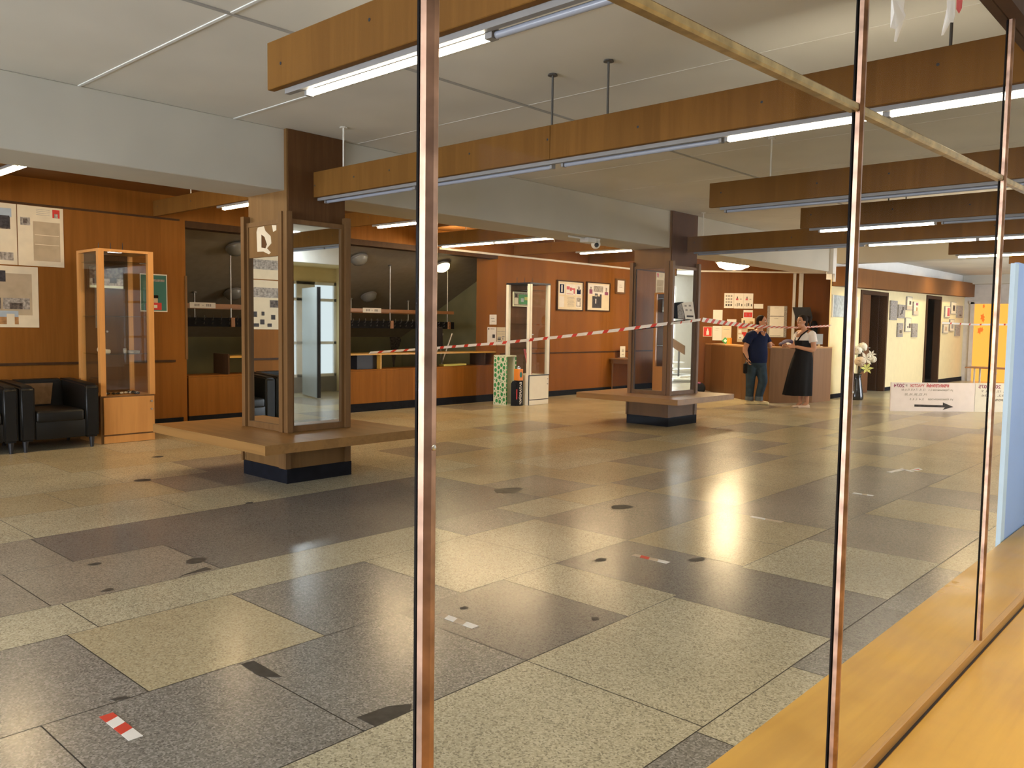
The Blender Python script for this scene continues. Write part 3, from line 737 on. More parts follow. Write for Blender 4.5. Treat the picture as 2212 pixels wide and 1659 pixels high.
# lit dish lamp by the reception, dim globes in the cloakroom
def globe(lab, c, r, m, nrm=(0, 0, 1), group=None):
    t = thing('ceiling_globe_lamp', lab, 'lamp', c, 0, group)
    q = Vector(nrm).to_track_quat('Z', 'Y').to_matrix().to_4x4(); T = Matrix.Translation(c) @ q
    mb = MB(); mb.lathe([(r*.95, .0), (r*1.02, .01), (r*1.02, .035), (r*.5, .06)], (0, 0), 24); bmesh.ops.transform(mb.bm, matrix=T, verts=mb.bm.verts)
    mb.build('lamp_rim', MT['rail'], t, smooth=True)
    k = .4 if r > .2 else .62
    mb = MB(); mb.lathe([(.001, -r*k), (r*.45, -r*k*.9), (r*.8, -r*k*.55), (r*.94, 0.)], (0, 0), 24); bmesh.ops.transform(mb.bm, matrix=T, verts=mb.bm.verts)
    mb.build('glass_bowl', m, t, smooth=True)
    return t
g = globe('bright round lamp hanging before the reception wall', (-8.25, 15.8, 2.80), .37, MT['bulb'])
mb = MB(); mb.cyl((-8.25, 15.8, 2.85), (-8.25, 15.8, 3.098), .02); mb.build('stem', MT['rodl'], g)
GG = 'round lamps on the sloping cloakroom ceiling'
sl = Vector((.447, 0, -.894)) * -1
def slz(x): return 3.10 + (x+11.1)*.5
for (x, y, m, lab) in ((-12.0, 6.73, 'globe', 'unlit round lamp on the cloakroom ceiling left of the near pillar'), (-12.0, 9.1, 'globe', 'unlit round lamp on the cloakroom ceiling right of the near pillar'),
                       (-12.0, 11.1, 'bulb2', 'lit round lamp on the cloakroom ceiling'), (-13.2, 10.25, 'globe', 'small unlit lamp low on the sloping cloakroom ceiling'), (-13.3, 7.4, 'globe', 'unlit lamp low on the cloakroom ceiling behind the near pillar')):
    globe(lab, (x, y, slz(x)-.075), .16, MT[m], (-.45, 0, .89), GG)

# conduit and small fittings on the ceiling
mb = MB(); mb.box(-4.35, -.8, 5.535, 5.565, ZC-.022, ZC-.001); o = mb.build('ceiling_conduit', MT['seal'])
tag(o, 'thin white cable conduit running along the ceiling board joint', 'cable conduit')
mb = MB(); mb.box(-4.47, -4.352, 5.50, 5.60, ZC-.03, ZC-.001, .004); tag(mb.build('ceiling_junction_box', MT['seal']), 'small white junction box where the ceiling conduit ends', 'junction box')
# security camera on the white beam
t = thing('ceiling_mounted_camera', 'white dome security camera under the white beam', 'security camera', (-6.62, 8.86, 2.52))
mb = MB(); mb.cyl((-6.62, 8.86, 2.555), (-6.62, 8.86, 2.588), .055, .06, 18); mb.build('base', MT['rodl'], t, smooth=True)
mb = MB(); mb.ball((-6.62, 8.86, 2.52), .062, 3); e = mb.build('dome', MT['rodl'], t, smooth=True)
mb = MB(); mb.ball((-6.587, 8.833, 2.508), (.032, .032, .032), 3); mb.build('lens', MT['black'], e, smooth=True)
mb = MB(); mb.box(-6.70, -6.56, 8.62, 8.80, 2.53, 2.588, .004); mb.cyl((-6.63, 8.62, 2.575), (-6.63, 8.3, 2.575), .012); mb.build('cable_box', MT['seal'], t)

# ---------------------------------------------------------------- armchairs
def armchair(lab, y, patch):
    x1 = -9.74; x0 = x1-.84; w = .80; a = .145
    t = thing('armchair', lab, 'armchair', ((x0+x1)/2, y+w/2, 0), 0, 'black armchairs along the panelled wall')
    L = MT['leather']
    mb = MB(); mb.box(x0, x1-.02, y+a, y+w-a, .13, .30, .015, 2); mb.box(x1-.05, x1-.01, y+a+.002, y+w-a-.002, .13, .33, .012, 2); mb.build('seat_base', L, t, smooth=True)
    bx(x0+.20, x1, y+a+.006, y+w-a-.006, .305, .445, .035, 3).build('seat_cushion', L, t, smooth=True)
    mb = MB(); mb.prism([(x0, y+a, .31), (x0+.19, y+a, .31), (x0+.15, y+a, .74), (x0+.03, y+a, .75), (x0, y+a, .72)], (0, w-2*a, 0))
    bmesh.ops.bevel(mb.bm, geom=list(mb.bm.edges), offset=.018, segments=2, affect='EDGES'); mb.build('backrest', L, t, smooth=True)
    for yy in (y, y+w-a):
        mb = MB(); mb.prism([(x0, yy, .12), (x1, yy, .12), (x1, yy, .69), (x1-.03, yy, .715), (x0+.2, yy, .745), (x0, yy, .745)], (0, a, 0))
        bmesh.ops.bevel(mb.bm, geom=list(mb.bm.edges), offset=.022, segments=3, affect='EDGES'); mb.build('armrest', L, t, smooth=True)
    for xx, yy in ((x0+.06, y+.06), (x1-.07, y+.06), (x0+.06, y+w-.06), (x1-.07, y+w-.06)):
        mb = MB(); mb.cyl((xx, yy, .0), (xx, yy, .125), .018, .032, 10); mb.build('leg', MT['black'], t)
    if patch:
        mb = MB(); mb.prism([(x0+.196, y+a+.02, .46), (x0+.196, y+a+.36, .46), (x0+.163, y+a+.40, .70), (x0+.165, y+a+.04, .70)], (.012, 0, .001))
        o = mb.build('back_patch', MT['beige']); tag(o, 'beige patch on the backrest of an armchair', 'cloth')  # thin beige patch in front of the backrest
    return t
armchair('black leather armchair beside the glass cabinet, beige patch on its back', 2.955, True)
armchair('black leather armchair cut off by the left photo edge', 2.135, False)
armchair('black leather armchair seen only in the mirror of the near pillar', 1.315, False)

# ---------------------------------------------------------------- display cabinets
def cabinet(lab, x0, x1, y0, y1, zb, zt, m, trim, grp):
    t = thing('display_cabinet', lab, 'display cabinet', ((x0+x1)/2, (y0+y1)/2, 0), 0, grp)
    p = .062
    bx(x0, x1-.018, y0, y1, .0, zb).build('base_cabinet', m, t)
    d = bx(x1-.0165, x1, y0+.03, y1-.012, .105, zb-.018, .002).build('door', m, t)
    mb = MB()
    for z in (zb-.08, (zb+.105)/2+.05): mb.cyl((x1, y1-.05, z), (x1+.018, y1-.05, z), .011, seg=10)
    mb.build('knob', MT['steel'], d)
    bx(x1-.0165, x1-.002, y0+.03, y1-.012, .004, .088).build('plinth', m, t)
    mb = MB(); mb.box(x1-.0175, x1-.0168, y0+.002, y1-.002, .0, zb); mb.build('shadow_gap', trim, t)
    for cx, cy in ((x0, y0), (x1-p, y0), (x0, y1-p), (x1-p, y1-p)):
        bx(cx, cx+p, cy, cy+p, zb+.001, zt-.03).build('post', m, t)
    bx(x0, x1, y0, y1, zt-.03, zt).build('top', trim if trim is MT['black'] else m, t)
    if trim is MT['black']:
        for a in ((x1+.0005, x1+.003, y0-.003, y0+.004, zb, zt-.03), (x1+.0005, x1+.003, y1-.004, y1+.002, zb, zt-.03), (x0-.002, x0+.004, y0-.003, y0-.0005, zb, zt-.03), (x1+.0005, x1+.003, y0, y1, zb-.012, zb+.004)): bx(*a).build('edge_trim', trim, t)
    bx(x0+p, x0+p+.006, y0+p, y1-p, zb+.001, zt-.031).build('back_panel', MT['dark'] if trim is MT['dark'] else MT['pil'], t)
    for a in ((x1-.03, x1-.025, y0+p+.001, y1-p-.001), (x0+p+.001, x1-p-.001, y0+.022, y0+.027), (x0+p+.001, x1-p-.001, y1-.027, y1-.022)):
        bx(a[0], a[1], a[2], a[3], zb+.002, zt-.031).build('glass_pane', MT['glass'], t)
    mb = MB(); mb.cyl((x1-.02, y0+p+.02, (zb+zt)/2-.1), (x1+.01, y0+p+.02, (zb+zt)/2-.1), .012); mb.build('lock', MT['steel'], t)
    for z in (zb+.48, zb+.92, zt-.14):
        bx(x0+p+.008, x1-.035, y0+.03, y1-.03, z, z+.007).build('shelf', MT['glass2'], t)
    mb = MB()
    for k in range(3): mb.cyl((x0+.10+.1*k, (y0+y1)/2+.10*(k-1), zt), (x0+.10+.1*k, (y0+y1)/2+.10*(k-1), zt+.11), .006, .003, 8)
    mb.build('top_pin', MT['black'], t)
    return t
MT['glass2'] = glass('shelf_glass', (.80, .86, .83), .06, .9)
c1 = cabinet('beech display cabinet with glass sides beside the armchairs', -10.52, -9.88, 3.83, 4.46, .555, 2.25, MT['beech'], MT['frame'], 'display cabinets along the panelled wall')
c2 = cabinet('white display cabinet with black trim, behind the battery box', -10.45, -9.86, 11.27, 11.84, .55, 2.225, MT['cardw'], MT['black'], 'display cabinets along the panelled wall')
# what stands in them
def framed_in(lab, x, y0, y1, z0, z1, prints, fm):
    t = thing('framed_picture', lab, 'picture', (x, (y0+y1)/2, z0))
    e = .02
    mb = MB()
    for a in ((y0, y1, z0, z0+e), (y0, y1, z1-e, z1), (y0, y0+e, z0+e, z1-e), (y1-e, y1, z0+e, z1-e)): mb.box(x, x+.02, *a)
    mb.build('frame', fm, t)
    sheet('picture_print', (x+.004, y0+e, z0+e), (0, 1, 0), (0, 0, 1), (1, 0, 0), y1-y0-2*e, z1-z0-2*e, MT['photop'], prints, parent=t)
    return t
framed_in('dark landscape photo on the upper shelf of the beech cabinet', -10.40, 3.90, 4.34, 1.80, 2.09, [(0, .45, 1, 1, MT['photo']), (.1, .2, .4, .45, MT['ink']), (.6, .25, .8, .5, MT['ink']), (0, 0, 1, .12, MT['palegreen'])], MT['dark'])
framed_in('framed colour print on the upper shelf of the white cabinet', -10.35, 11.34, 11.78, 1.80, 2.07, [(.35, .1, 1, .9, MT['green']), (.05, .1, .3, .6, MT['paper']), (.5, .3, .7, .6, MT['sky']), (.75, .45, 1, .7, MT['petaly']), (.1, .65, .25, .9, MT['ink'])], MT['palegreen'])
t = thing('boot_mould', 'pale rounded exhibits on the middle shelf of the beech cabinet', 'exhibit', (-10.2, 3.95, .555+.488))
mb = MB(); mb.ball((-10.2, 3.97, 1.085), (.05, .05, .04), 2); mb.box(-10.15, -10.05, 3.93, 4.02, 1.044, 1.09, .01); mb.build('pale_blocks', MT['paperc'], t, smooth=False)
mb = MB(); mb.cyl((-10.1, 4.2, 1.044), (-10.1, 4.2, 1.10), .02); mb.box(-10.16, -10.06, 4.24, 4.36, 1.044, 1.075); tag(mb.build('exhibit_stand', MT['photop']), 'small brown exhibit and vial on the middle cabinet shelf', 'exhibit')
mb = MB()
for k in range(26):
    mb.m(MT['black'] if k % 3 else MT['paper']).ball((-10.2+.26*rnd.random(), 3.93+.42*rnd.random(), .572), (.022, .026, .014), 1)
tag(mb.build('stone_exhibits'), 'dark and white stones spread on the floor of the beech cabinet', 'stones')['kind'] = 'stuff'
mb = MB(); mb.prism([(-10.0, 11.42, .56), (-10.0, 11.50, .56), (-10.12, 11.44, 1.02), (-10.12, 11.40, 1.02)], (.015, 0, 0)); tag(mb.build('folded_banner', MT['rose']), 'red folded banner leaning inside the white cabinet', 'banner')

# ---------------------------------------------------------------- wall posters and pictures on the left wall
def lw(name, lab, cat, y0, y1, z0, z1, base, prints=(), group=None, x=XL+.002, th=.003):
    return sheet(name, (x, y0, z0), (0, 1, 0), (0, 0, 1), (1, 0, 0), y1-y0, z1-z0, base, prints, lab, cat, group, th=th)
GP = 'exhibition posters above the armchairs'
P_, PC, PA, PH, PP, IG = MT['paper'], MT['paperc'], MT['parch'], MT['photo'], MT['photop'], MT['inkg']
lw('hanging_poster', 'cream poster with a large parchment text and small red crest', 'poster', 3.325, 3.825, 2.065, 2.77, PC,
   [(.33, .09, .92, .75, PA), (.06, .67, .27, .80, PP), (.12, .70, .2, .78, PH), (.76, .83, .92, .97, MT['red']), (.80, .83, .88, .90, PP), (.36, .52, .9, .53, PC), (.36, .36, .9, .37, PC)] + [(.4, .86+.03*i, .7, .865+.03*i, IG) for i in range(4)], GP)
lw('hanging_poster', 'cream poster with dark photographs, cut by the left photo edge', 'poster', 2.80, 3.315, 2.065, 2.77, PC,
   [(.0, .58, .87, .86, PH), (.1, .78, .9, .92, MT['sky']), (.05, .60, .86, .80, MT['ink']), (.0, .30, .6, .54, MT['field']), (.0, .07, .92, .20, PP), (.2, .08, .6, .24, PH)], GP)
lw('hanging_poster', 'lower cream poster with several photographs above the armchair', 'poster', 2.84, 3.53, 1.335, 2.05, PC,
   [(.33, .2, .9, .88, PA), (.0, .74, .50, .92, MT['ink']), (.0, .30, .42, .48, PH), (.45, .30, .86, .48, PP), (.55, .30, .75, .40, PH), (.0, .05, .68, .27, MT['field']), (.0, .17, .68, .27, MT['sky']), (.5, .05, .62, .22, PC)], GP)
lw('hanging_poster', 'cream poster seen only in the near pillar mirror, grey photo strip across', 'poster', 1.3, 1.9, 2.065, 2.77, PC, [(.1, .6, .9, .85, PH), (.1, .2, .9, .4, PP)], GP)
lw('hanging_poster', 'cream poster in the near pillar mirror with scattered black shapes', 'poster', 1.3, 1.9, 1.335, 2.05, PC,
   [(.1, .65, .9, .85, PP), (.1, .45, .35, .6, PH), (.5, .1, .62, .2, MT['ink']), (.2, .2, .32, .3, MT['ink']), (.7, .25, .8, .36, MT['ink']), (.3, .05, .42, .12, MT['ink']), (.65, .05, .8, .12, MT['ink']), (.5, .28, .58, .36, MT['ink'])], GP)
lw('hanging_poster', 'teal poster with two children in red, right of the beech cabinet', 'poster', 4.74, 5.10, 1.555, 2.05, MT['cardw'],
   [(.03, .03, .97, .97, MT['teal']), (.4, .80, .9, .86, IG), (.35, .05, .78, .24, MT['red']), (.5, .10, .62, .18, MT['cardw']), (.44, .24, .64, .42, MT['petalc']), (.40, .36, .66, .44, MT['hair']), (.20, .05, .36, .22, MT['red']), (.22, .22, .34, .36, MT['petalc'])])
GF = 'framed pictures right of the white cabinet'
def framed(lab, y0, y1, z0, z1, base, prints, d=.035, fm='dark', w=.025):
    t = thing('framed_picture', lab, 'picture', (XL+.002, (y0+y1)/2, z0), 0, GF)
    x = XL+.002; mb = MB()
    for a in ((y0, y1, z0, z0+w), (y0, y1, z1-w, z1), (y0, y0+w, z0+w, z1-w), (y1-w, y1, z0+w, z1-w)): mb.box(x, x+d, *a)
    mb.build('frame', MT[fm], t)
    sheet('picture_print', (x, y0+w, z0+w), (0, 1, 0), (0, 0, 1), (1, 0, 0), y1-y0-2*w, z1-z0-2*w, base, prints, parent=t, th=d-.012)
    return t
framed('framed sheet with four portraits around red lettering', 13.27, 14.15, 1.775, 2.40, PC,
       [(.05, .53, .27, .93, P_), (.07, .58, .24, .90, MT['navy']), (.13, .62, .18, .88, P_), (.73, .53, .95, .93, P_), (.76, .58, .92, .75, MT['navy']), (.80, .72, .88, .86, PP), (.05, .08, .25, .47, P_), (.73, .08, .95, .47, P_), (.75, .12, .93, .45, PP), (.78, .15, .88, .3, P_),
        (.32, .52, .70, .92, P_), (.34, .72, .46, .84, MT['rose']), (.47, .68, .55, .80, MT['rose']), (.54, .72, .68, .78, MT['rose']), (.62, .58, .67, .72, MT['rose']), (.34, .56, .6, .575, MT['rose'])] + [(.36+.02*(i % 3), .12+.045*i, .66-.02*(i % 3), .13+.045*i, IG) for i in range(8)])
framed('framed collage with dark figures beneath two small portraits', 14.27, 15.12, 1.785, 2.415, PC,
       [(.04, .58, .96, .95, P_), (.22, .08, .64, .52, MT['ink']), (.33, .50, .46, .62, MT['ink']), (.34, .50, .43, .58, PP), (.56, .48, .64, .60, MT['ink']), (.36, .25, .40, .42, P_), (.08, .60, .22, .76, MT['purplep']), (.11, .76, .18, .86, PP), (.78, .58, .94, .70, MT['purplep']), (.82, .70, .89, .86, PP), (.27, .68, .70, .90, PP)])
framed('small framed certificate in a wide wooden frame', 15.33, 15.68, 2.20, 2.53, P_, [(.3, .4, .7, .45, IG), (.3, .6, .6, .63, IG)], .05, 'frame', .035)
# ---------------------------------------------------------------- cloakroom
t = thing('cloakroom_counter', 'low veneered cloakroom counter with a raised shelf plank', 'counter', (XL-.2, 8.4, 0))
cuts = [5.385, 6.5, 7.7, 8.72, 9.9, 10.98, 11.49]
for a, b in zip(cuts, cuts[1:]): bx(XL-.03, XL-.004, a+.0015, b-.0015, .135, .665).build('front_panel', MT['wall'], t)
bx(XL-.05, XL-.031, 5.385, 11.49, .0, .66).build('backing', MT['dark'], t)
bx(XL-.03, XL-.008, 5.385, 11.49, .0, .133).build('plinth', MT['skirt'], t)
bx(XL-.40, XL-.004, 5.385, 11.49, .667, .69).build('counter_top', MT['wall'], t)
bx(XL-.42, XL-.003, 6.0, 11.49, .925, .95).build('shelf_plank', MT['ledge'], t)
bx(XL-.42, XL-.006, 5.97, 5.998, .692, .98).build('end_panel', MT['dark'], t)
for y in (7.2, 8.72, 9.95, 11.2): bx(XL-.40, XL-.006, y-.012, y+.012, .692, .924).build('divider', MT['ledge'] if y != 11.2 else MT['dark'], t)
mb = MB(); mb.box(XL-.38, XL-.1, 8.30, 8.70, .692, .92); tag(mb.build('storage_box', MT['black']), 'black box standing under the cloakroom shelf plank', 'box')
mb = MB(); mb.prism([(XL-.3, 10.3, .692), (XL-.12, 10.25, .692), (XL-.1, 10.8, .70), (XL-.3, 10.85, .70)], (0, 0, .03)); tag(mb.build('newspaper', MT['petaly']), 'yellowish newspaper lying under the shelf plank', 'newspaper')
t = thing('folding_chair', 'dark folded chair frame leaning behind the cloakroom counter', 'chair', (-11.7, 10.6, 0))
for y0, y1 in ((10.35, 10.75), (10.55, 11.0)):
    mb = MB(); mb.tube([(-11.75, y0, .0), (-11.6, y1, 1.28)], .018); mb.tube([(-11.75, y1, .0), (-11.6, y0+.1, 1.28)], .018); mb.build('leg', MT['steel'], t)
mb = MB(); mb.prism([(-11.62, 10.55, 1.0), (-11.62, 10.75, 1.02), (-11.6, 10.72, 1.40), (-11.6, 10.58, 1.38)], (.03, 0, 0)); mb.build('backrest', MT['black'], t)
# coat racks hung from the ceiling
for i, (x, ya, yb, lab) in enumerate(((-12.2, 5.6, 11.6, 'front coat rack with a wooden rail and a dark row of hooks in the cloakroom'), (-13.4, 5.4, 12.2, 'rear coat rack half hidden behind the front one in the cloakroom'))):
    t = thing('hanging_coat_rack', lab, 'coat rack', (x, (ya+yb)/2, 1.3), 0, 'coat racks in the cloakroom')
    bx(x-.012, x+.012, ya, yb, 1.655, 1.715).build('top_rail', MT['counter'], t)
    bx(x-.02, x+.02, ya, yb, 1.36, 1.50).build('hook_rail', MT['blackc'], t)
    mb = MB(); y = ya+.1
    while y < yb-.05:
        mb.tube([(x+.021, y, 1.46), (x+.055, y, 1.465), (x+.075, y, 1.50), (x+.07, y, 1.535)], .006, 6); mb.tube([(x+.021, y, 1.41), (x+.05, y, 1.40), (x+.06, y, 1.43)], .005, 6); y += .14
    h = mb.build('hooks', MT['rod'], t)
    for y in [v for v in (6.75, 8.35, 9.98, 11.45) if v < yb]:
        mb = MB(); mb.cyl((x-.022, y, 1.38), (x-.022, y, slz(x)-.003), .011, seg=10); mb.cyl((x-.022, y, slz(x)-.03), (x-.022, y, slz(x)-.004), .04, .03, 12); mb.build('hanger_pole', MT['steel'], t)
        bx(x+.021, x+.05, y-.035, y+.035, 1.355, 1.505, .006).build('bracket', MT['counter'], t)
for y, lab in ((6.05, 'white number strip on the coat rail left of the near pillar'), (9.32, 'white number strip on the coat rail right of the near pillar')):
    sheet('hanging_number_sign', (-12.186, y, 1.645), (0, 1, 0), (0, 0, 1), (1, 0, 0), .42, .085, MT['paper'], [(.18, .3, .23, .75, IG), (.25, .3, .30, .75, IG), (.32, .3, .37, .75, IG), (.47, .48, .53, .56, IG), (.63, .3, .68, .75, IG), (.70, .3, .75, .75, IG), (.77, .3, .82, .75, IG)], lab, 'sign', 'number strips in the cloakroom')
mb = MB(); mb.prism([(-14.995, 12.2, 1.5), (-14.995, 12.42, 1.46), (-14.995, 12.58, 1.07), (-14.995, 12.42, .697), (-14.995, 12.36, .4), (-14.995, 12.30, .7), (-14.995, 12.24, 1.12)], (.004, 0, 0)); o = mb.build('peeling_patch', MT['photo']); o['kind'] = 'structure'; o.name = 'wall_stain'

# ---------------------------------------------------------------- recycling box, battery box, bag by the white cabinet
t = thing('recycling_box', 'pale green box with green leaf discs and an open side', 'box', (-10.25, 11.05, 0))
x0, x1, y0, y1, h = -10.42, -10.11, 10.93, 11.20, .905
mb = MB().m(MT['palegreen']); mb.box(x0, x1, y0, y0+.012, 0, h); mb.box(x0, x0+.012, y0+.012, y1, 0, h); mb.box(x0, x1, y1-.012, y1, 0, h)
mb.box(x0+.012, x1, y0+.012, y1-.012, h-.02, h); mb.box(x0+.012, x1, y0+.012, y1-.012, 0, .02); mb.build('carton', None, t)
mb = MB()
dots = []
for k in range(900):
    r = (.036, .028, .02, .012)[min(3, k//150)]; a, b = x0+r+.004+rnd.random()*(x1-x0-2*r-.008), r+.01+rnd.random()*(h-2*r-.02)
    if all((a-c)**2+(b-d)**2 > (r+e+.006)**2 for c, d, e in dots): dots.append((a, b, r))
for a, b, r in dots:
    mb.prism([(a+r*math.cos(q)*.88, y0-.0007, b+r*math.sin(q)) for q in [i*PI/8 for i in range(16)]], (0, .0005, 0))
mb.build('leaf_disc', MT['green'], t)
mb = MB()
for k in range(11): mb.box(x1, x1+.0015, y0+.001, y0+.03, .02+.08*k, .075+.08*k); mb.box(x1, x1+.0015, y1-.03, y1-.001, .02+.08*k, .075+.08*k)
mb.build('edge_print', MT['green'], t)
t = thing('battery_box', 'tall black and orange box shaped like a battery with white vertical lettering', 'box', (-9.98, 11.14, 0))
x0, x1, y0, y1 = -10.05, -9.93, 11.07, 11.19
bx(x0, x1, y0, y1, .0, .455, .006, 2).build('body', MT['blackc'], t)
bx(x0, x1, y0, y1, .456, .665, .006, 2).build('orange_top', MT['orange'], t)
mb = MB(); mb.lathe([(.035, .666), (.035, .69), (.02, .70), (.02, .715), (.001, .716)], ((x0+x1)/2, (y0+y1)/2), 16); mb.build('cap', MT['chrome'], t, smooth=True)
mb = MB().m(MT['teal']); mb.prism([(x1+.0006, (y0+y1)/2+.035*math.cos(q), .56+.05*math.sin(q)) for q in [i*PI/10 for i in range(20)]], (.001, 0, 0))
mb.m(MT['green']).prism([(x1+.0018, (y0+y1)/2+.012*math.cos(q)-.006, .57+.02*math.sin(q)) for q in [i*PI/6 for i in range(12)]], (.0008, 0, 0)); mb.build('round_emblem', None, t)
mb = MB().m(MT['paper']); add_text(mb, 'БАТАРЕЙКИ', (x1+.0012, y1-.04, .03), (0, 0, 1), (0, -1, 0), .07, .40, mirror=True, bold=.002)
mb.m(MT['inkg']); add_text(mb, 'СДАЙ БАТАРЕЙКИ', (x1+.0012, y1-.02, .03), (0, 0, 1), (0, -1, 0), .02, .3, mirror=True)
mb.build('lettering', None, t)
mb = MB().m(MT['blackc']); mb.prism([(-10.06, 11.01, .0), (-9.95, 11.03, 0), (-9.97, 11.04, .42), (-10.03, 11.02, .45), (-10.06, 11.01, .40)], (0, .035, 0)); mb.m(MT['red']).box(-9.952, -9.949, 11.035, 11.06, .12, .30)
tag(mb.build('carrier_bag'), 'black and red bag between the green box and the battery box', 'bag')
# notices on the post beside the opening
sheet('hanging_notice', (-11.085, 11.498, 1.46), (1, 0, 0), (0, 0, 1), (0, -1, 0), .185, .19, MT['paper'], [(.2, .6, .7, .66, IG), (.3, .3, .8, .36, IG)], 'small torn notice on the opening jamb, above the other papers', 'notice')
sheet('hanging_notice', (-11.14, 11.498, 1.065), (1, 0, 0), (0, 0, 1), (0, -1, 0), .238, .345, MT['paper'], [(.1, .86, .22, .95, MT['ink']), (.35, .88, .8, .92, IG), (.58, .40, .86, .60, MT['ink'])], 'white notice with a small dark photo on the jamb', 'notice')
sheet('hanging_notice', (XL+.002, 11.505, 1.065), (0, 1, 0), (0, 0, 1), (1, 0, 0), .24, .345, MT['paperc'], [(.05, .62, .95, .64, IG), (.05, .75, .95, .77, IG), (.08, .3, .45, .38, MT['ink']), (.1, .42, .5, .47, IG), (.6, .45, .9, .5, IG), (.6, .32, .75, .4, IG), (.1, .2, .6, .26, IG)], 'cream notice around the corner of the jamb, beside the white cabinet', 'notice')

# small table with a card
t = thing('side_table', 'small wooden table against the panelled wall behind the far bench', 'table', (-10.6, 15.5, 0))
x0, x1, y0, y1 = -10.87, -10.32, 15.12, 15.95
bx(x0, x1, y0, y1, .73, .755, .003).build('table_top', MT['bench'], t)
mb = MB()
for a in ((x0+.03, x1-.03, y0+.03, y0+.05), (x0+.03, x1-.03, y1-.05, y1-.03), (x0+.03, x0+.05, y0+.05, y1-.05), (x1-.05, x1-.03, y0+.05, y1-.05)): mb.box(*a, .64, .729)
mb.build('apron', MT['frame'], t)
for cx, cy in ((x0+.06, y0+.06), (x1-.06, y0+.06), (x0+.06, y1-.06), (x1-.06, y1-.06)):
    mb = MB(); mb.cyl((cx, cy, 0), (cx, cy, .728), .016, .03, 4); mb.build('leg', MT['frame'], t)
t = thing('table_card', 'white card standing in a clear holder on the small table', 'card', (-10.8, 15.6, .756))
bx(-10.85, -10.72, 15.44, 15.60, .7565, .768, .002).build('holder', MT['steel'], t)
sheet('card_sheet', (-10.78, 15.42, .769), (0, 1, 0), (0, 0, 1), (1, 0, 0), .2, .25, MT['cardw'], [(.3, .5, .75, .55, IG), (.3, .6, .75, .65, IG), (.3, .7, .75, .74, IG), (.3, .25, .75, .29, IG)], parent=t)

# ---------------------------------------------------------------- red and white barrier tape
def ribbon(name, lab, pts, wdt, twist, white=.17, red=.08, group=None, slant=.0):
    """striped plastic tape through pts, turned about its own line by the twist angles (degrees) at the points"""
    mb = MB(); L = [0]
    for a, b in zip(pts, pts[1:]): L.append(L[-1] + (Vector(b)-Vector(a)).length)
    def at(s):
        for i in range(len(pts)-1):
            if s <= L[i+1] or i == len(pts)-2:
                k = max(0, min(1, (s-L[i])/(L[i+1]-L[i])))
                p = Vector(pts[i]).lerp(Vector(pts[i+1]), k); d = (Vector(pts[i+1])-Vector(pts[i])).normalized()
                tw = math.radians(twist[i]*(1-k)+twist[i+1]*k)
                side = Vector((d.y, -d.x, 0)).normalized(); return p, Vector((0, 0, 1))*math.cos(tw) + side*math.sin(tw)
    def q(s, h):
        p, w = at(max(0, min(L[-1], s + slant*h*2))); return p + w*(wdt*h)
    s, on = 0., 0
    while s < L[-1]:
        e = min(L[-1], s + (red if on else white)); mb.m(MT['taper'] if on else MT['tapew']); n = 3
        for j in range(n):
            a, b = s+(e-s)*j/n, s+(e-s)*(j+1)/n; mb.face([q(a, -.5), q(b, -.5), q(b, .5), q(a, .5)])
        s, on = e, 1-on
    bmesh.ops.remove_doubles(mb.bm, verts=mb.bm.verts, dist=1e-5)
    bmesh.ops.solidify(mb.bm, geom=list(mb.bm.faces), thickness=.0012)
    o = mb.build(name); tag(o, lab, 'barrier tape', group); return o
GB = 'barrier tapes'
ribbon('hanging_barrier_tape', 'red and white tape from the cloakroom counter to the far pillar', [(-10.88, 8.45, .965), (-10.87, 9.9, 1.03), (-9.5, 10.05, 1.145), (-8.2, 10.17, 1.28), (-7.2, 10.30, 1.40), (-6.40, 10.335, 1.50)], .046, [40, 30, 20, 15, 10, 10], .19, .085, GB, .02)
ribbon('hanging_barrier_tape', 'pale tape stretched across the mirror of the far pillar', [(-6.36, 10.35, 1.50), (-6.355, 10.75, 1.53), (-6.36, 11.2, 1.57)], .04, [30, 20, 10], .25, .04, GB)
ribbon('hanging_barrier_tape', 'red and white tape from the far pillar to the cream corridor wall', [(-6.36, 11.22, 1.57), (-6.45, 12.3, 1.52), (-6.55, 13.6, 1.485), (-6.66, 15.3, 1.48), (-6.78, 17.3, 1.535)], .066, [0, 15, 50, 62, 50], .13, .10, GB, .04)
ribbon('hanging_barrier_tape', 'pinkish tape across the far corridor before the amber door', [(XC+.04, 25.15, 1.70), (-6.2, 26.2, 1.665), (-5.5, 26.9, 1.68)], .05, [20, 30, 10], .30, .05, GB)
t = thing('hanging_paper_notice', 'folded grey paper notice hung over the tape on the far pillar', 'notice', (-6.33, 10.8, 1.55))
def PN(y, z, x=-6.335): return (x, y, z)
mb = MB().m(MT['paper']); mb.prism([PN(10.70, 1.575), PN(10.98, 1.56), PN(10.90, 1.83), PN(10.58, 1.80)], (.002, 0, 0))
mb.m(MT['inkg'])
for (y, z) in ((10.66, 1.75), (10.78, 1.755), (10.69, 1.69), (10.81, 1.69)): mb.box(-6.3328, -6.332, y, y+.06, z, z+.025)
mb.m(MT['ink']).box(-6.3328, -6.332, 10.73, 10.92, 1.60, 1.625); mb.build('front_sheet', None, t)
mb = MB(); mb.prism([(-6.338, 10.58, 1.80), (-6.338, 10.69, 1.575), (-6.37, 10.55, 1.575), (-6.365, 10.52, 1.76)], (-.002, 0, 0)); mb.build('folded_back', MT['inkg'], t)

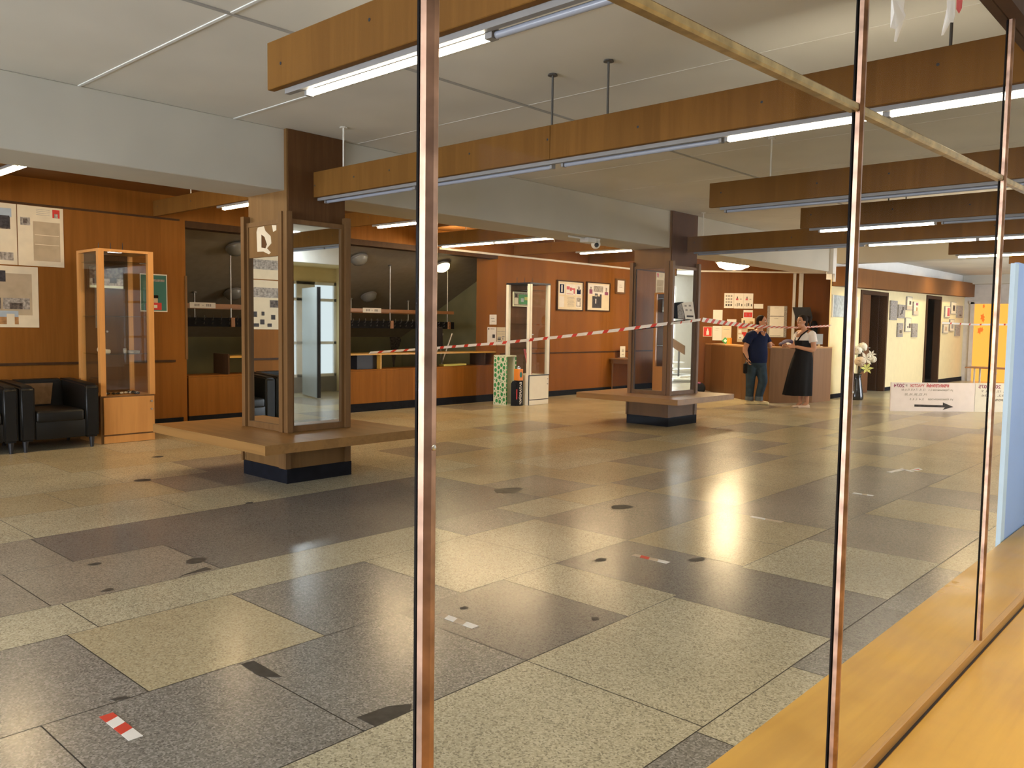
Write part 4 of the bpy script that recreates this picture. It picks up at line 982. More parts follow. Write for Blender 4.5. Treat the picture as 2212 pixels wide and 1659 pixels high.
# ---------------------------------------------------------------- floor distance marks
for i, (y, L_, kinds, lab) in enumerate(((1.17, 1.0, 'rwrw', 'clean red and white floor tape strip nearest the camera'), (2.725, 1.0, 'owow', 'worn pale orange floor tape strip just right of the near screen bar'), (4.315, 1.0, 'orow', 'worn floor tape strip with orange and red ends, third from the camera'),
                                        (5.855, 1.0, 'wwoo', 'faded whitish floor tape strip, fourth from the camera'), (7.38, .8, 'wwow', 'thin faded floor tape strip beside the second screen bar'), )):
    x0, x1 = [(-3.03, -2.78), (-2.95, -2.695), (-2.88, -2.625), (-2.848, -2.597), (-2.637, -2.465)][i]
    mb = MB(); n = 4
    # slanted printed bars
    for k in range(n):
        c = {'r': MT['taper'], 'w': MT['tapew'], 'o': MT['petalc']}[kinds[k]]
        mb.m(c); a = x0+(x1-x0)*k/n; b = x0+(x1-x0)*(k+1)/n; s = .02
        mb.prism([(a, y-.024, .0006), (b, y-.024, .0006), (b-(s if k < n-1 else 0), y+.024, .0006), (a-(s if k else 0), y+.024, .0006)], (0, 0, .0012))
    tag(mb.build('floor_tape_strip'), lab, 'floor tape', 'distance marks on the floor')
mb = MB().m(MT['tapew']); mb.prism([(-2.80, 8.74, .0006), (-2.75, 8.74, .0006), (-2.70, 9.05, .0006), (-2.76, 9.10, .0006)], (0, 0, .0012)); mb.prism([(-2.76, 9.04, .0006), (-2.70, 9.06, .0006), (-2.60, 8.98, .0006), (-2.63, 8.95, .0006)], (0, 0, .0012))
tag(mb.build('floor_tape_strip'), 'white bent tape mark far away on the floor, left of a small red one', 'floor tape', 'distance marks on the floor')
mb = MB().m(MT['tapew']); mb.prism([(-2.667, 9.03, .0006), (-2.60, 9.06, .0006), (-2.59, 9.2, .0006), (-2.66, 9.28, .0006)], (0, 0, .0012)); mb.m(MT['taper']).prism([(-2.65, 9.1, .002), (-2.60, 9.12, .002), (-2.62, 9.2, .002)], (0, 0, .0005))
tag(mb.build('floor_tape_strip'), 'short red and white tape mark far away on the floor', 'floor tape', 'distance marks on the floor')

# ---------------------------------------------------------------- reception
CP = [(-9.75, 17.40), (-9.48, 17.18), (-8.62, 16.24), (-7.95, 15.72), (-7.20, 15.38), (-6.64, 16.12), (-6.60, 16.95)]
t = thing('reception_counter', 'veneered reception counter with angled front panels', 'counter', (-8., 16.5, 0))
inn = []
for i, p in enumerate(CP):
    a = Vector(CP[max(0, i-1)]); b = Vector(CP[min(len(CP)-1, i+1)]); d = (b-a).normalized(); inn.append(Vector(p)+Vector((-d.y, d.x))*.42)
shades = [wood('panel_tone_%d' % i, tuple(c*k for c in (.40, .20, .085)), tuple(c*k for c in (.29, .135, .055)), 'Z', .4, 6.) for i, k in enumerate((.5, .45, .45, .42, .55, .62))]  # tone set per panel, the left ones darkened against the globe's light
for i, (a, b) in enumerate(zip(CP, CP[1:])):
    a, b = Vector(a), Vector(b); d = (b-a).normalized(); nn = Vector((-d.y, d.x))*.03; g = d*.003
    mb = MB(); mb.prism([(*(a+g), .0), (*(b-g), .0), (*(b-g+nn), .0), (*(a+g+nn), .0)], (0, 0, 1.075)); mb.build('front_panel', shades[i], t)
for i, (a, b) in enumerate(zip(CP, CP[1:])):
    mb = MB(); mb.prism([(*a, 1.076), (*b, 1.076), (*inn[i+1], 1.076), (*inn[i], 1.076)], (0, 0, .028)); mb.build('counter_top', MT['ctop'], t)
ZT = 1.1045
def dsheet(name, lab, cat, u0, u1, z0, z1, base, prints=(), group=None, off=.003):
    return sheet(name, D(u0, z0, off), DU, UP, DN, u1-u0, z1-z0, base, prints, lab, cat, group)
GN = 'papers on the reception wall'
scr = lambda s: [(.08+.28*((k*7+s) % 4)/1.3, .12+.10*k, .20+.28*((k*7+s) % 4)/1.3, .17+.10*k, IG if k % 2 else PP) for k in range(7)]
dsheet('hanging_notice', 'leftmost of three joined safety sheets, rows of small dark pictograms', 'notice', 1.87, 2.095, 1.93, 2.28, P_, [(.15+.25*a, .15+.2*b, .32+.25*a, .27+.2*b, IG if b else MT['ink']) for a in range(3) for b in range(4)], GN)
for u, lab in ((2.10, 'middle of three joined safety sheets, red mark and figures'), (2.325, 'rightmost of three joined safety sheets, red mark and figures')):
    dsheet('hanging_notice', lab, 'notice', u, u+.222, 1.925, 2.28, P_, [(.2, .55, .45, .66, MT['rose']), (.3, .66, .4, .78, MT['ink']), (.1, .18, .18, .28, IG), (.3, .14, .42, .36, IG), (.5, .18, .6, .36, MT['ink']), (.78, .15, .88, .3, MT['ink']), (.6, .6, .8, .64, IG)], GN)
dsheet('hanging_notice', 'narrow blank strip of paper right of the three safety sheets', 'notice', 2.57, 2.79, 1.93, 2.04, P_, (), GN)
dsheet('hanging_notice', 'single tall blank sheet above the two joined lists', 'notice', 1.62, 1.84, 1.56, 1.885, P_, (), GN)
dsheet('hanging_notice', 'left one of two joined list sheets beside the fire sign', 'notice', 1.62, 1.838, 1.17, 1.51, P_, [(.2, .7, .6, .72, IG), (.3, .8, .7, .82, IG)], GN)
dsheet('hanging_notice', 'right one of two joined list sheets above the counter', 'notice', 1.842, 2.06, 1.17, 1.515, PC, [(.15, .75, .8, .765, IG)], GN)
dsheet('hanging_notice', 'small white slip between the tall sheet and the red poster', 'notice', 1.95, 2.17, 1.59, 1.67, P_, (), GN)
dsheet('hanging_notice', 'paper with a red printed block above the leaflets', 'notice', 2.33, 2.55, 1.70, 1.89, P_, [(.05, .12, .95, .72, MT['red']), (.2, .3, .4, .6, MT['rose']), (.6, .25, .8, .55, MT['rose'])], GN)
dsheet('hanging_notice', 'cream poster with a brown figure behind the man', 'notice', 2.29, 2.60, 1.45, 1.70, PC, [(.15, .5, .25, .8, MT['ink']), (.5, .25, .62, .55, MT['field']), (.62, .45, .9, .7, MT['field']), (.8, .2, .9, .55, MT['field'])], GN)
dsheet('hanging_notice', 'pink and red leaflet poster beside the man', 'notice', 2.20, 2.44, 1.14, 1.53, MT['petalc'], [(.1, .82, .5, .96, MT['red']), (.55, .86, .9, .94, MT['rose']), (.1, .55, .4, .75, P_), (.45, .35, .9, .6, MT['red']), (.1, .2, .6, .45, P_), (.2, .22, .4, .3, IG)], GN)
dsheet('hanging_fire_sign', 'red fire extinguisher sign with a white bottle beside the lists', 'sign', 1.395, 1.61, 1.255, 1.49, MT['petalc'], [(.06, .06, .94, .94, MT['red']), (.36, .18, .64, .55, P_), (.42, .55, .58, .70, P_), (.46, .70, .54, .82, P_)], 'red fire signs')
dsheet('hanging_fire_sign', 'small red fire sign high on the wall next to the far pillar', 'sign', 1.15, 1.255, 2.585, 2.695, MT['rose'], [(.08, .08, .92, .92, MT['red']), (.45, .25, .55, .75, P_), (.55, .2, .7, .5, P_)], 'red fire signs')
t = thing('hanging_notice_board', 'grey board holding three white lists between the two people', 'notice board', D(3.12, 1.26, .01))
sheet('board_panel', D(2.89, 1.26, .003), DU, UP, DN, .46, .735, MT['inkg'], parent=t, th=.015)
for k in range(3): sheet('list_sheet', D(2.95, 1.275+.245*k, .0185), DU, UP, DN, .33, .225, P_, [(.05, .1, .8, .14, IG)] if k == 0 else [(.3, .8, .6, .83, PP)], parent=t)
for u0, u1, z0 in ((3.47, 3.53, 1.2), (3.61, 3.70, 1.9)):
    mb = MB(); dprism(mb, u0, u1, z0, 2.76, .003, .035)
    if u0 > 3.6: mb.m(MT['black']); dprism(mb, u0+.03, u0+.06, 2.60, 2.70, .0351, .040); mb.mats = [MT['seal'], MT['black']]; [setattr(f, 'material_index', 0) for f in list(mb.bm.faces)[:6]]
    tag(mb.build('hanging_cable_duct', MT['seal']), 'narrow white cable duct left of a wider one on the reception wall' if u0 < 3.6 else 'wider white cable duct above the black screen', 'cable duct', 'white cable ducts')
t = thing('wall_mounted_screen', 'black screen tilted on the wall above the woman', 'screen', D(3.62, 1.65, .2))
mb = MB(); mb.prism([D(3.44, 1.97, .10), D(3.78, 1.97, .30), D(3.86, 1.72, .26), D(3.55, 1.66, .08)], DN*.03); mb.build('panel', MT['black'], t)
mb = MB(); mb.cyl(D(3.65, 1.8, .003), D(3.65, 1.82, .15), .025); mb.build('bracket', MT['rod'], t)
mb = MB(); mb.rings([[D(3.98+r*math.cos(q), z, .06+.05*math.sin(q)) for q in [i*PI/8 for i in range(16)]] for z, r in ((1.08, .06), (1.2, .08), (1.45, .085), (1.58, .08), (1.66, .04))])
tag(mb.build('hanging_coat', MT['blackc'], smooth=True), 'black coat hanging on the wall behind the woman', 'coat')
# on the counter
def at_c(x, y): return (x, y, ZT)
t = thing('leaflet_holder', 'green and white diamond-shaped leaflet standing on the counter', 'leaflet', (-9.0, 17.0, ZT))
q = Matrix.Translation((-9.02, 16.98, ZT+.075)) @ Matrix.Rotation(math.radians(42), 4, 'Z') @ Matrix.Rotation(math.radians(40), 4, 'Y')
bx(-.055, .055, -.004, .004, -.055, .055, M=q).build('card', MT['green'], t); bx(-.025, .03, -.0055, -.0045, -.03, .025, M=q).build('white_print', MT['paper'], t)
mb = MB(); mb.box(-8.86, -8.78, 16.75, 16.83, ZT, ZT+.14, .003); tag(mb.build('carton', MT['orange']), 'orange carton on the counter by the leaflets', 'carton')
mb = MB(); mb.ball((-7.05, 15.86, ZT+.05), (.15, .10, .10), 3); mb.ball((-7.13, 15.80, ZT+.045), (.09, .07, .05), 3)
for v in mb.bm.verts: v.co.z = max(v.co.z, ZT+.001)
tag(mb.build('soft_bag', MT['purple'], smooth=True), 'dark purple soft bag on the counter between the two people', 'bag')
mb = MB()
for k in range(9): mb.ball((-6.99+.09*rnd.random(), 15.56+.10*rnd.random(), ZT+.03+.04*rnd.random()), (.035+.02*rnd.random(), .03, .03), 1)
for v in mb.bm.verts: v.co.z = max(v.co.z, ZT+.001)
tag(mb.build('crumpled_wrap', MT['cotton']), 'crumpled white plastic on the counter by the dark bag', 'wrap')
t = thing('counter_card', 'pale card in a small stand at the right end of the counter', 'card', (-6.75, 16.6, ZT))
mb = MB(); mb.box(-6.80, -6.68, 16.56, 16.66, ZT+.0005, ZT+.015); mb.box(-6.76, -6.72, 16.60, 16.62, ZT+.015, ZT+.05); mb.build('stand', MT['petalc'], t)
q = Matrix.Translation((-6.74, 16.61, ZT+.05)) @ Matrix.Rotation(math.radians(42), 4, 'Z')
bx(-.075, .075, -.003, .003, 0, .21, M=q).build('card_sheet', MT['sky'], t)
mb = MB().m(MT['blackc']); mb.ball((-9.45, 16.62, .1), (.16, .12, .14), 3)
for v in mb.bm.verts: v.co.z = max(v.co.z, .001)
mb.m(MT['purplep']).box(-9.5, -9.38, 16.55, 16.60, .2, .24, .01); mb.mats[0] = MT['blackc']
tag(mb.build('shoulder_bag', MT['blackc']), 'dark bag with a pinkish top on the floor left of the counter', 'bag')

# ---------------------------------------------------------------- corridor
GC = 'pictures on the cream corridor wall'
CPICS = [((20.90, 21.38, 1.715, 2.18), 'tall grey text panel beside the first corridor door', [(.1, .2+.1*k, .9, .23+.1*k, IG) for k in range(6)]),
 ((21.47, 21.98, 1.77, 2.10), 'grey picture with a dark winding shape, right of the tall text panel', [(.4, .3, .6, .6, MT['ink']), (.5, .6, .8, .9, PH), (.2, .2, .4, .35, PH)]),
 ((22.08, 22.50, 1.98, 2.32), 'highest picture of the first group, pale with a pink lower edge', [(0, 0, 1, .3, MT['petalc']), (.4, .4, .8, .7, PH)]),
 ((22.63, 23.02, 1.865, 2.21), 'picture nearest the second corridor door, cream with orange print', [(0, 0, 1, .3, MT['petalc']), (.5, .3, .8, .6, MT['field']), (.4, .75, .9, .95, MT['purplep'])]),
 ((22.04, 22.48, 1.435, 1.79), 'mauve picture with small dark figures, centre of the lower row', [(.3, .25, .5, .4, MT['ink']), (.6, .25, .95, .6, PH)]),
 ((21.48, 21.87, 1.305, 1.645), 'lower left grey picture of the first group with a green-grey block', [(.2, .2, .9, .55, MT['parch']), (.3, .25, .8, .5, PH)]),
 ((22.60, 23.03, 1.30, 1.65), 'lower right pale grey picture of the first group', [(.2, .2, .3, .3, PH), (.7, .4, .8, .5, PH)]),
 ((25.42, 25.92, 1.85, 2.17), 'rose picture at upper left beyond the second corridor door', [(.4, .1, .9, .9, MT['rose'])]),
 ((25.99, 26.50, 1.96, 2.31), 'pale picture with a dark face, beyond the second corridor door', [(.3, .25, .8, .75, PH), (.4, .4, .7, .65, MT['ink'])]),
 ((26.64, 27.22, 1.87, 2.22), 'grey picture beside the far corridor corner, upper row', [(.3, .2, .7, .6, IG), (.4, .1, .8, .25, PH)]),
 ((25.96, 26.40, 1.47, 1.81), 'mauve picture in the middle of the far lower row', [(.3, .2, .8, .7, IG)]),
 ((25.33, 25.81, 1.41, 1.66), 'orange-toned picture at the left of the far lower row', [(.2, .2, .8, .8, MT['petalc']), (.4, .3, .6, .7, MT['field'])]),
 ((26.57, 27.05, 1.33, 1.655), 'grey picture beside the far corridor corner, lower row', [(.3, .2, .7, .8, IG)])]
for (a, b, c, d), lab, pr in CPICS:
    t = thing('framed_picture', lab, 'picture', (XC+.002, (a+b)/2, c), 0, GC)
    bx(XC+.002, XC+.035, a, b, c, d).build('frame', MT['inkg'], t)
    sheet('picture_print', (XC+.0352, a+.02, c+.015), (0, 1, 0), (0, 0, 1), (1, 0, 0), b-a-.04, d-c-.03, MT['photop'] if 'grey' in lab else PC, pr, parent=t, th=.002)
t = thing('framed_picture', 'wide silvery panel with white edges left of the first corridor door', 'picture', (XC+.002, 18.05, 1.72), 0, GC)
bx(XC+.002, XC+.02, 17.38, 18.72, 1.725, 2.18).build('panel', plain('silver_print', (.42, .46, .47), .5, 0, .4, .25, 14.), t)
mb = MB(); mb.box(XC+.0005, XC+.026, 17.34, 17.379, 1.72, 2.185); mb.box(XC+.0005, XC+.026, 18.721, 18.76, 1.72, 2.185); mb.build('edge_strip', MT['cardw'], t)
# vase and flowers
VX, VY = -6.33, 17.62
t = thing('floor_vase', 'tall black glazed vase with white flowers by the cream wall', 'vase', (VX, VY, 0))
mb = MB(); mb.lathe([(.001, 0), (.135, 0), (.155, .03), (.155, .08), (.135, .22), (.10, .42), (.09, .50), (.108, .545), (.098, .546), (.078, .50), (.05, .2), (.001, .18)], (VX, VY), 28); mb.build('vase_body', MT['vase'], t, smooth=True)
def stem_pts(p):
    a = math.atan2(p[1]-VY, p[0]-VX); c, q = math.cos(a), math.sin(a)
    return [(VX+.030*c, VY+.030*q, .36), (VX+.052*c, VY+.052*q, .56), p]
def flower(kind, lab, dx, dz, dy, r):
    p = (VX+.741*dx-.672*dy, VY+.672*dx+.741*dy, dz)
    r *= 1.2
    t = thing('artificial_flower', lab, 'flower', p, 0, 'artificial flowers in the black vase')
    mb = MB(); mb.tube(stem_pts((p[0], p[1], p[2]-.02)), .006, 6)
    for k in range(2):
        a = rnd.random()*6.28; b = Vector(p)*.8+Vector((VX, VY, .56))*.2+Vector((0, 0, -.03*k))
        mb.prism([b, b+Vector((.05*math.cos(a), .05*math.sin(a), .04)), b+Vector((.085*math.cos(a), .085*math.sin(a), .02)), b+Vector((.06*math.cos(a+.5), .06*math.sin(a+.5), .0))], (0, 0, .002))
    mb.build('stem', MT['leaf'], t)
    mb = MB()
    if kind == 'ball':
        for k in range(34):
            v = Vector((rnd.gauss(0, 1), rnd.gauss(0, 1), rnd.gauss(0, 1))).normalized()
            q = v.to_track_quat('Z', 'Y').to_matrix().to_4x4()
            mb.ball(Vector(p)+v*r*.72, (r*.34, r*.34, r*.16), 1, q)
        mb.ball(p, r*.7, 2)
        mb.build('petals', MT['petal'] if 'cream' not in lab else MT['petalc'], t, smooth=True)
    else:
        n = Vector((.5, -.75, .35)).normalized(); q = n.to_track_quat('Z', 'Y').to_matrix()
        for k in range(6):
            a = k*PI/3; d = q @ Vector((math.cos(a), math.sin(a), .25)); s = q @ Vector((-math.sin(a), math.cos(a), 0))
            P0 = Vector(p); mb.prism([P0, P0+d*r*.55+s*r*.24, P0+d*r*1.15, P0+d*r*.55-s*r*.24], n*.003)
        mb.build('petals', MT['petaly'] if 'yellow' in lab else MT['petal'], t)
    return t
flower('ball', 'large white round flower at the upper right of the vase bouquet', .10, 1.10, 0, .095)
flower('ball', 'white round flower just left of the topmost one in the bouquet', -.02, 1.03, -.03, .095)
flower('ball', 'large cream round flower in the centre of the bouquet', .02, .80, -.10, .105)
flower('lily', 'white lily right of the cream centre flower', .16, .86, -.06, .12)
flower('ball', 'white flower at the far right of the bouquet', .33, .85, 0, .07)
flower('lily', 'yellow-green lily low at the right above the vase rim', .17, .66, -.08, .10)
flower('lily', 'pale lily bud at the upper right edge of the bouquet', .30, .95, .02, .07)
flower('ball', 'white round flower left of the bouquet, behind the screen bar', -.16, 1.0, .03, .09)
flower('ball', 'white round flower low at the left of the bouquet behind the bar', -.18, .72, 0, .08)

# voting boards on the floor
b0, b1, b2 = Vector((-4.98, 15.58, 0)), Vector((-3.885, 16.71, 0)), Vector((-3.0, 17.58, 0))
def voting(lab, a, b, base, big):
    d = (b-a).normalized(); n = Vector((d.y, -d.x, 0)); w = (b-a).length
    t = thing('notice_panel', lab, 'notice board', tuple((a+b)/2), 0, 'low polling notices standing on the floor')
    mb = MB(); mb.prism([a+d*.004-n*.03, b-d*.004-n*.03, b-d*.004, a+d*.004], UP*.52); mb.build('panel', base, t)
    def F(s): return a + d*s + n*.0012
    mb = MB()
    if big:
        mb.m(MT['purplep']); add_text(mb, '2074', F(.05)+UP*.435, d, UP, .085, .20, True, .002)
        mb.m(MT['ink']); add_text(mb, '№', F(.27)+UP*.445, d, UP, .06, .03, True)
        mb.m(MT['rose']); add_text(mb, 'УЧАСТОК', F(.35)+UP*.44, d, UP, .07, .27, True, .002)
        mb.m(MT['rose']); add_text(mb, 'ИЗБИРАТЕЛЬНЫЙ', F(.66)+UP*.44, d, UP, .07, .42, True, .004)
        mb.m(MT['inkg'])
        add_text(mb, '13, 15, 17, 4, 8, 10, 6, 6а', F(.20)+UP*.375, d, UP, .05, .44, True, .001)
        add_text(mb, 'ул. Первомайская 3, 5', F(.70)+UP*.372, d, UP, .05, .46, True, .001)
        add_text(mb, '19, 22, 28, 30, 32', F(.26)+UP*.29, d, UP, .05, .41, True, .001)
        add_text(mb, '2, 4  1, 3, 5', F(.36)+UP*.205, d, UP, .045, .26, True, .001)
        add_text(mb, 'ул. Комсомольская', F(.70)+UP*.205, d, UP, .05, .47, True, .001)
    else:
        mb.m(MT['purplep']); add_text(mb, '2075', F(.06)+UP*.43, d, UP, .085, .20, True, .002)
        add_text(mb, '2076', F(.27)+UP*.43, d, UP, .085, .20, True, .002)
        mb.m(MT['inkg']); add_text(mb, '11, 12, 14, 8, 9', F(.12)+UP*.36, d, UP, .05, .48, True, .001); add_text(mb, '32, 34, 36', F(.12)+UP*.28, d, UP, .05, .42, True, .001)
        mb.m(MT['ink']); add_text(mb, 'ШКОЛЫ', F(.36)+UP*.2, d, UP, .05, .2, True, .001)
    mb.build('lettering', None, t)
    if big:
        mb = MB(); pts = [(.45, .125), (.98, .115), (.98, .165), (1.18, .085), (.98, .03), (1.02, .075), (.45, .085)]
        mb.prism([F(x)+UP*z for x, z in pts], n*.0008); mb.build('arrow', MT['ink'], t)
    else:
        mb = MB(); mb.prism([F(.4)+UP*.05, F(.62)+UP*.05, F(.62)+UP*.14, F(.4)+UP*.14], n*.001); mb.build('label', MT['cardw'], t)
voting('white polling notice with a black arrow pointing right', b0, b1, plain('lilac_white_card', (.86, .81, .83), .7, 0, .2, .03), True)
voting('cream polling notice right of the arrow notice, partly behind a bar', b1, b2, MT['cardw'], False)
t = thing('narrow_table', 'thin-topped table in front of the amber door', 'table', (-4.25, 19.2, 0))
bx(-4.62, -3.4, 18.95, 19.5, .70, .725).build('table_top', MT['counter'], t)
for x in (-4.45, -3.45):
    for y in (19.0, 19.45): bx(x-.015, x+.015, y-.015, y+.015, 0, .699).build('leg', MT['greywall'], t)
t = thing('goods_stand', 'dark stand with red and blue lights right of the amber door', 'stand', (-5.2, 27.2, 0))
bx(-5.42, -4.6, 27.0, 27.45, .0, 2.25).build('body', MT['blackc'], t)
bx(-5.425, -5.30, 26.97, 26.999, 1.60, 1.68).build('red_light', MT['red'], t)
bx(-5.33, -5.28, 26.965, 26.998, 1.70, 1.76).build('blue_light', MT['signal'], t)
mb = MB(); mb.box(-5.41, -5.1, 26.9, 26.999, .35, .55); mb.box(-5.41, -5.1, 26.9, 26.999, .7, .9); mb.build('tray', MT['inkg'], t)
mb = MB(); mb.prism([(-5.43, 26.999, 1.9), (-5.2, 26.999, 1.9), (-5.2, 26.999, 2.24), (-5.40, 26.999, 2.24)], (0, -.02, 0)); mb.build('header', MT['leaf'], t)

# ---------------------------------------------------------------- at the screen: blue panel, torn tape ends
t = thing('blue_panel', 'tall panel tinted daylight blue, standing at the far right beside the ledge', 'panel', (-.95, 4.8, 0))
mb = MB(); mb.box(-.894, -.876, 4.43, 5.1, .0, 1.75); mb.build('board', MT['bluep'], t)  # blue cast of the daylight is put into the board's colour
mb = MB(); mb.prism([(-.895, 4.36, 0), (-.875, 4.36, 0), (-.875, 4.429, 0), (-.895, 4.429, 0)], (0, 0, 1.742)); mb.build('edge_strip', MT['bluew'], t)
def shred(lab, pts, m, x, group):
    mb = MB(); mb.prism([(x, y, z) for y, z in pts], (.0006, 0, 0))
    for v in mb.bm.verts: v.co.x += .006*math.sin(v.co.z*60)
    return tag(mb.build('hanging_tape_end', m), lab, 'torn tape', group)
GT = 'torn tape ends hanging from the screen top'
shred('broad torn white tape end, leftmost of those hanging at the top', [(1.955, 2.34), (2.035, 2.34), (2.025, 2.15), (2.03, 2.14), (2.015, 2.13), (2.00, 2.075), (1.985, 2.072), (1.975, 2.095), (1.945, 2.09), (1.942, 2.12), (1.955, 2.17)], MT['film'], -.656, GT)
shred('pointed torn white tape end beside a pink one at the top right', [(2.335, 2.37), (2.42, 2.37), (2.41, 2.245), (2.385, 2.22), (2.365, 2.215), (2.345, 2.18), (2.33, 2.175), (2.333, 2.22)], MT['film'], -.656, GT)
shred('torn pink tape end, rightmost of those hanging at the top', [(2.43, 2.40), (2.50, 2.40), (2.495, 2.29), (2.475, 2.27), (2.45, 2.275), (2.432, 2.30)], MT['filmr'], -.656, GT)
# ---------------------------------------------------------------- people (local axes: x to the right as seen, y away, z up)
RZ = math.radians(42.2)
def hand(mb, w, d, n, th, curl=.5, s=1.):
    """wrist w, finger direction d, palm normal n (fingers curl towards it), th = side of the thumb"""
    w, d, n, th = Vector(w), Vector(d).normalized(), Vector(n).normalized(), Vector(th).normalized()
    T = Matrix((th, d, n)).transposed().to_4x4()
    mb.ball(w+d*.048*s, (.040*s, .052*s, .016*s), 2, T)
    for k, (o, l) in enumerate(((.030, .070), (.010, .080), (-.011, .074), (-.030, .058))):
        p = w+d*.085*s+th*o*s; seg = [(p, .0088*s)]; a = 0
        for j, q in enumerate((.45, .32, .23)):
            a += curl*(.5+.35*j+.06*k); dd = d*math.cos(a)+n*math.sin(a); p = p+dd*l*q*s; seg.append((p, (.0085-.0007*j)*s))
        mb.chain(seg)
    p = w+d*.03*s+th*.035*s; q = p+(th*.7+d*.7+n*.3).normalized()*.035*s; r = q+(th*.3+d*.9+n*.5).normalized()*.03*s
    mb.chain([(p, .011*s), (q, .010*s), (r, .0085*s)])
def ell(cx, cy, rx, ry, z, n=28, fold=0, k=9, ph=0):
    return [(cx+(rx+fold*math.cos(k*2*PI*i/n+ph))*math.cos(2*PI*i/n), cy+(ry+fold*math.cos(k*2*PI*i/n+ph))*math.sin(2*PI*i/n), z) for i in range(n)]
def head(mb, c, f, s=1.):
    """skull, jaw, nose, ears; f = facing"""
    c, f = Vector(c), Vector(f).normalized(); sd = Vector((-f.y, f.x, 0)); T = Matrix((f, sd, UP)).transposed().to_4x4()
    mb.ball(c+UP*.02, (.095*s, .076*s, .105*s), 3, T); mb.ball(c+f*.022*s-UP*.055*s, (.066*s, .056*s, .066*s), 3, T)
    mb.ball(c+f*.055*s-UP*.098*s, (.026*s, .028*s, .022*s), 2, T)
    mb.cap(c+f*.088*s+UP*.015*s, c+f*.108*s-UP*.026*s, .010*s, .014*s)
    mb.ball(c+f*.083*s-UP*.060*s, (.012*s, .024*s, .010*s), 2, T)
    mb.ball(c+f*.082*s+UP*.030*s, (.012*s, .055*s, .010*s), 2, T)
    for q in (1, -1): mb.ball(c-f*.005*s+sd*q*.077*s+UP*.0*s, (.020*s, .009*s, .032*s), 2, T)
def face_marks(t, c, f, s, lipm):
    c, f = Vector(c), Vector(f).normalized(); sd = Vector((-f.y, f.x, 0)); T = Matrix((f, sd, UP)).transposed().to_4x4()
    for q in (1, -1):
        mb = MB(); mb.m(MT['paper']).ball(c+f*.083*s+sd*q*.031*s+UP*.012*s, (.010*s, .014*s, .009*s), 2, T); mb.m(MT['black']).ball(c+f*.090*s+sd*q*.031*s+UP*.012*s, (.006*s, .006*s, .006*s), 2, T); mb.build('eye', None, t, local=True, smooth=True)
        mb = MB(); mb.cap(c+f*.092*s+sd*q*.018*s+UP*.034*s, c+f*.080*s+sd*q*.05*s+UP*.034*s, .0055*s, .004*s, 1); mb.build('eyebrow', MT['hair'], t, local=True)
    mb = MB(); mb.ball(c+f*.092*s-UP*.060*s, (.006*s, .021*s, .006*s), 2, T); mb.build('lips', lipm, t, local=True, smooth=True)

# --- man in a navy shirt
t = thing('person', 'man in navy T-shirt and jeans leaning on the counter', 'person', (-7.26, 14.88, 0), RZ)
f = Vector((.78, -.62, 0)).normalized(); hc = (.095, -.01, 1.575)
mb = MB(); head(mb, hc, f, 1.0)
mb.chain([((.04, .01, 1.36), .068), ((.075, 0, 1.47), .060), ((.085, 0, 1.54), .058)])
mb.chain([((-.10, -.09, 1.345), .075), ((.03, .01, 1.36), .085), ((.16, .11, 1.335), .072)])
mb.ball((.03, 0, 1.20), (.165, .12, .20), 3); mb.ball((.10, -.085, 1.335), (.05, .035, .06), 2); mb.ball((.02, -.01, .98), (.175, .145, .20), 3)
RA = [((-.13, -.11, 1.33), .062), ((-.235, -.13, 1.09), .050), ((-.245, -.15, 1.03), .047), ((-.215, -.205, .905), .033)]
LA = [((.19, .13, 1.32), .06), ((.285, .06, 1.12), .046), ((.30, .10, 1.135), .044), ((.355, .225, 1.17), .032)]
mb.chain(RA); mb.chain(LA)
hand(mb, (-.213, -.208, .895), (.12, -.10, -1), (1, .2, .1), (.3, -1, -.1), .75)
hand(mb, (.36, .24, 1.172), (.6, .8, -.28), (0, -.2, -1), (-.8, .6, 0), .05)
for pts in ([((-.07, 0, .82), .11), ((-.085, -.02, .47), .07), ((-.09, .0, .09), .045), ((-.03, -.02, .045), .035)], [((.09, .02, .82), .11), ((.145, -.06, .46), .07), ((.085, -.03, .10), .045), ((.15, -.05, .045), .035)]): mb.chain(pts)
o = mb.build('body', MT['skin'], t, local=True); fuse(o, .0055, 3)
face_marks(t, hc, f, 1.0, MT['skind'])
mb = MB(); T = Matrix((f, Vector((-f.y, f.x, 0)), UP)).transposed().to_4x4()
mb.ball(Vector(hc)-f*.018+UP*.045, (.092, .086, .092), 3, T); mb.ball(Vector(hc)-f*.050-UP*.01, (.06, .078, .085), 3, T)
for v in list(mb.bm.verts):
    r = v.co-Vector(hc); a = r.dot(f)
    if a > .045 and r.z < .088: v.co -= f*(a-.045)
mb.build('hair', MT['hair'], t, local=True, smooth=True)
mb = MB()
mb.rings([ell(.02, -.01, .195, .165, .80), ell(.018, -.012, .205, .175, .90), ell(.012, -.015, .208, .185, 1.02), ell(.012, -.012, .200, .170, 1.14), ell(.02, -.005, .198, .150, 1.25), ell(.028, .005, .185, .13, 1.33), ell(.035, .01, .125, .10, 1.385), ell(.045, .01, .074, .07, 1.405)])
mb.chain([((-.085, -.075, 1.335), .092), ((-.15, -.11, 1.31), .085)]); mb.cyl((-.14, -.11, 1.34), (-.225, -.128, 1.175), .078, .086, 20)
mb.chain([((.14, .10, 1.33), .09), ((.195, .125, 1.30), .08)]); mb.cyl((.185, .125, 1.33), (.262, .085, 1.18), .074, .080, 20)
o = mb.build('t_shirt', MT['navy'], t, local=True); fuse(o, .009, 5)
mb = MB(); P = [(.055, -.121, 1.40), (.155, -.075, 1.395), (.125, -.128, 1.30)]
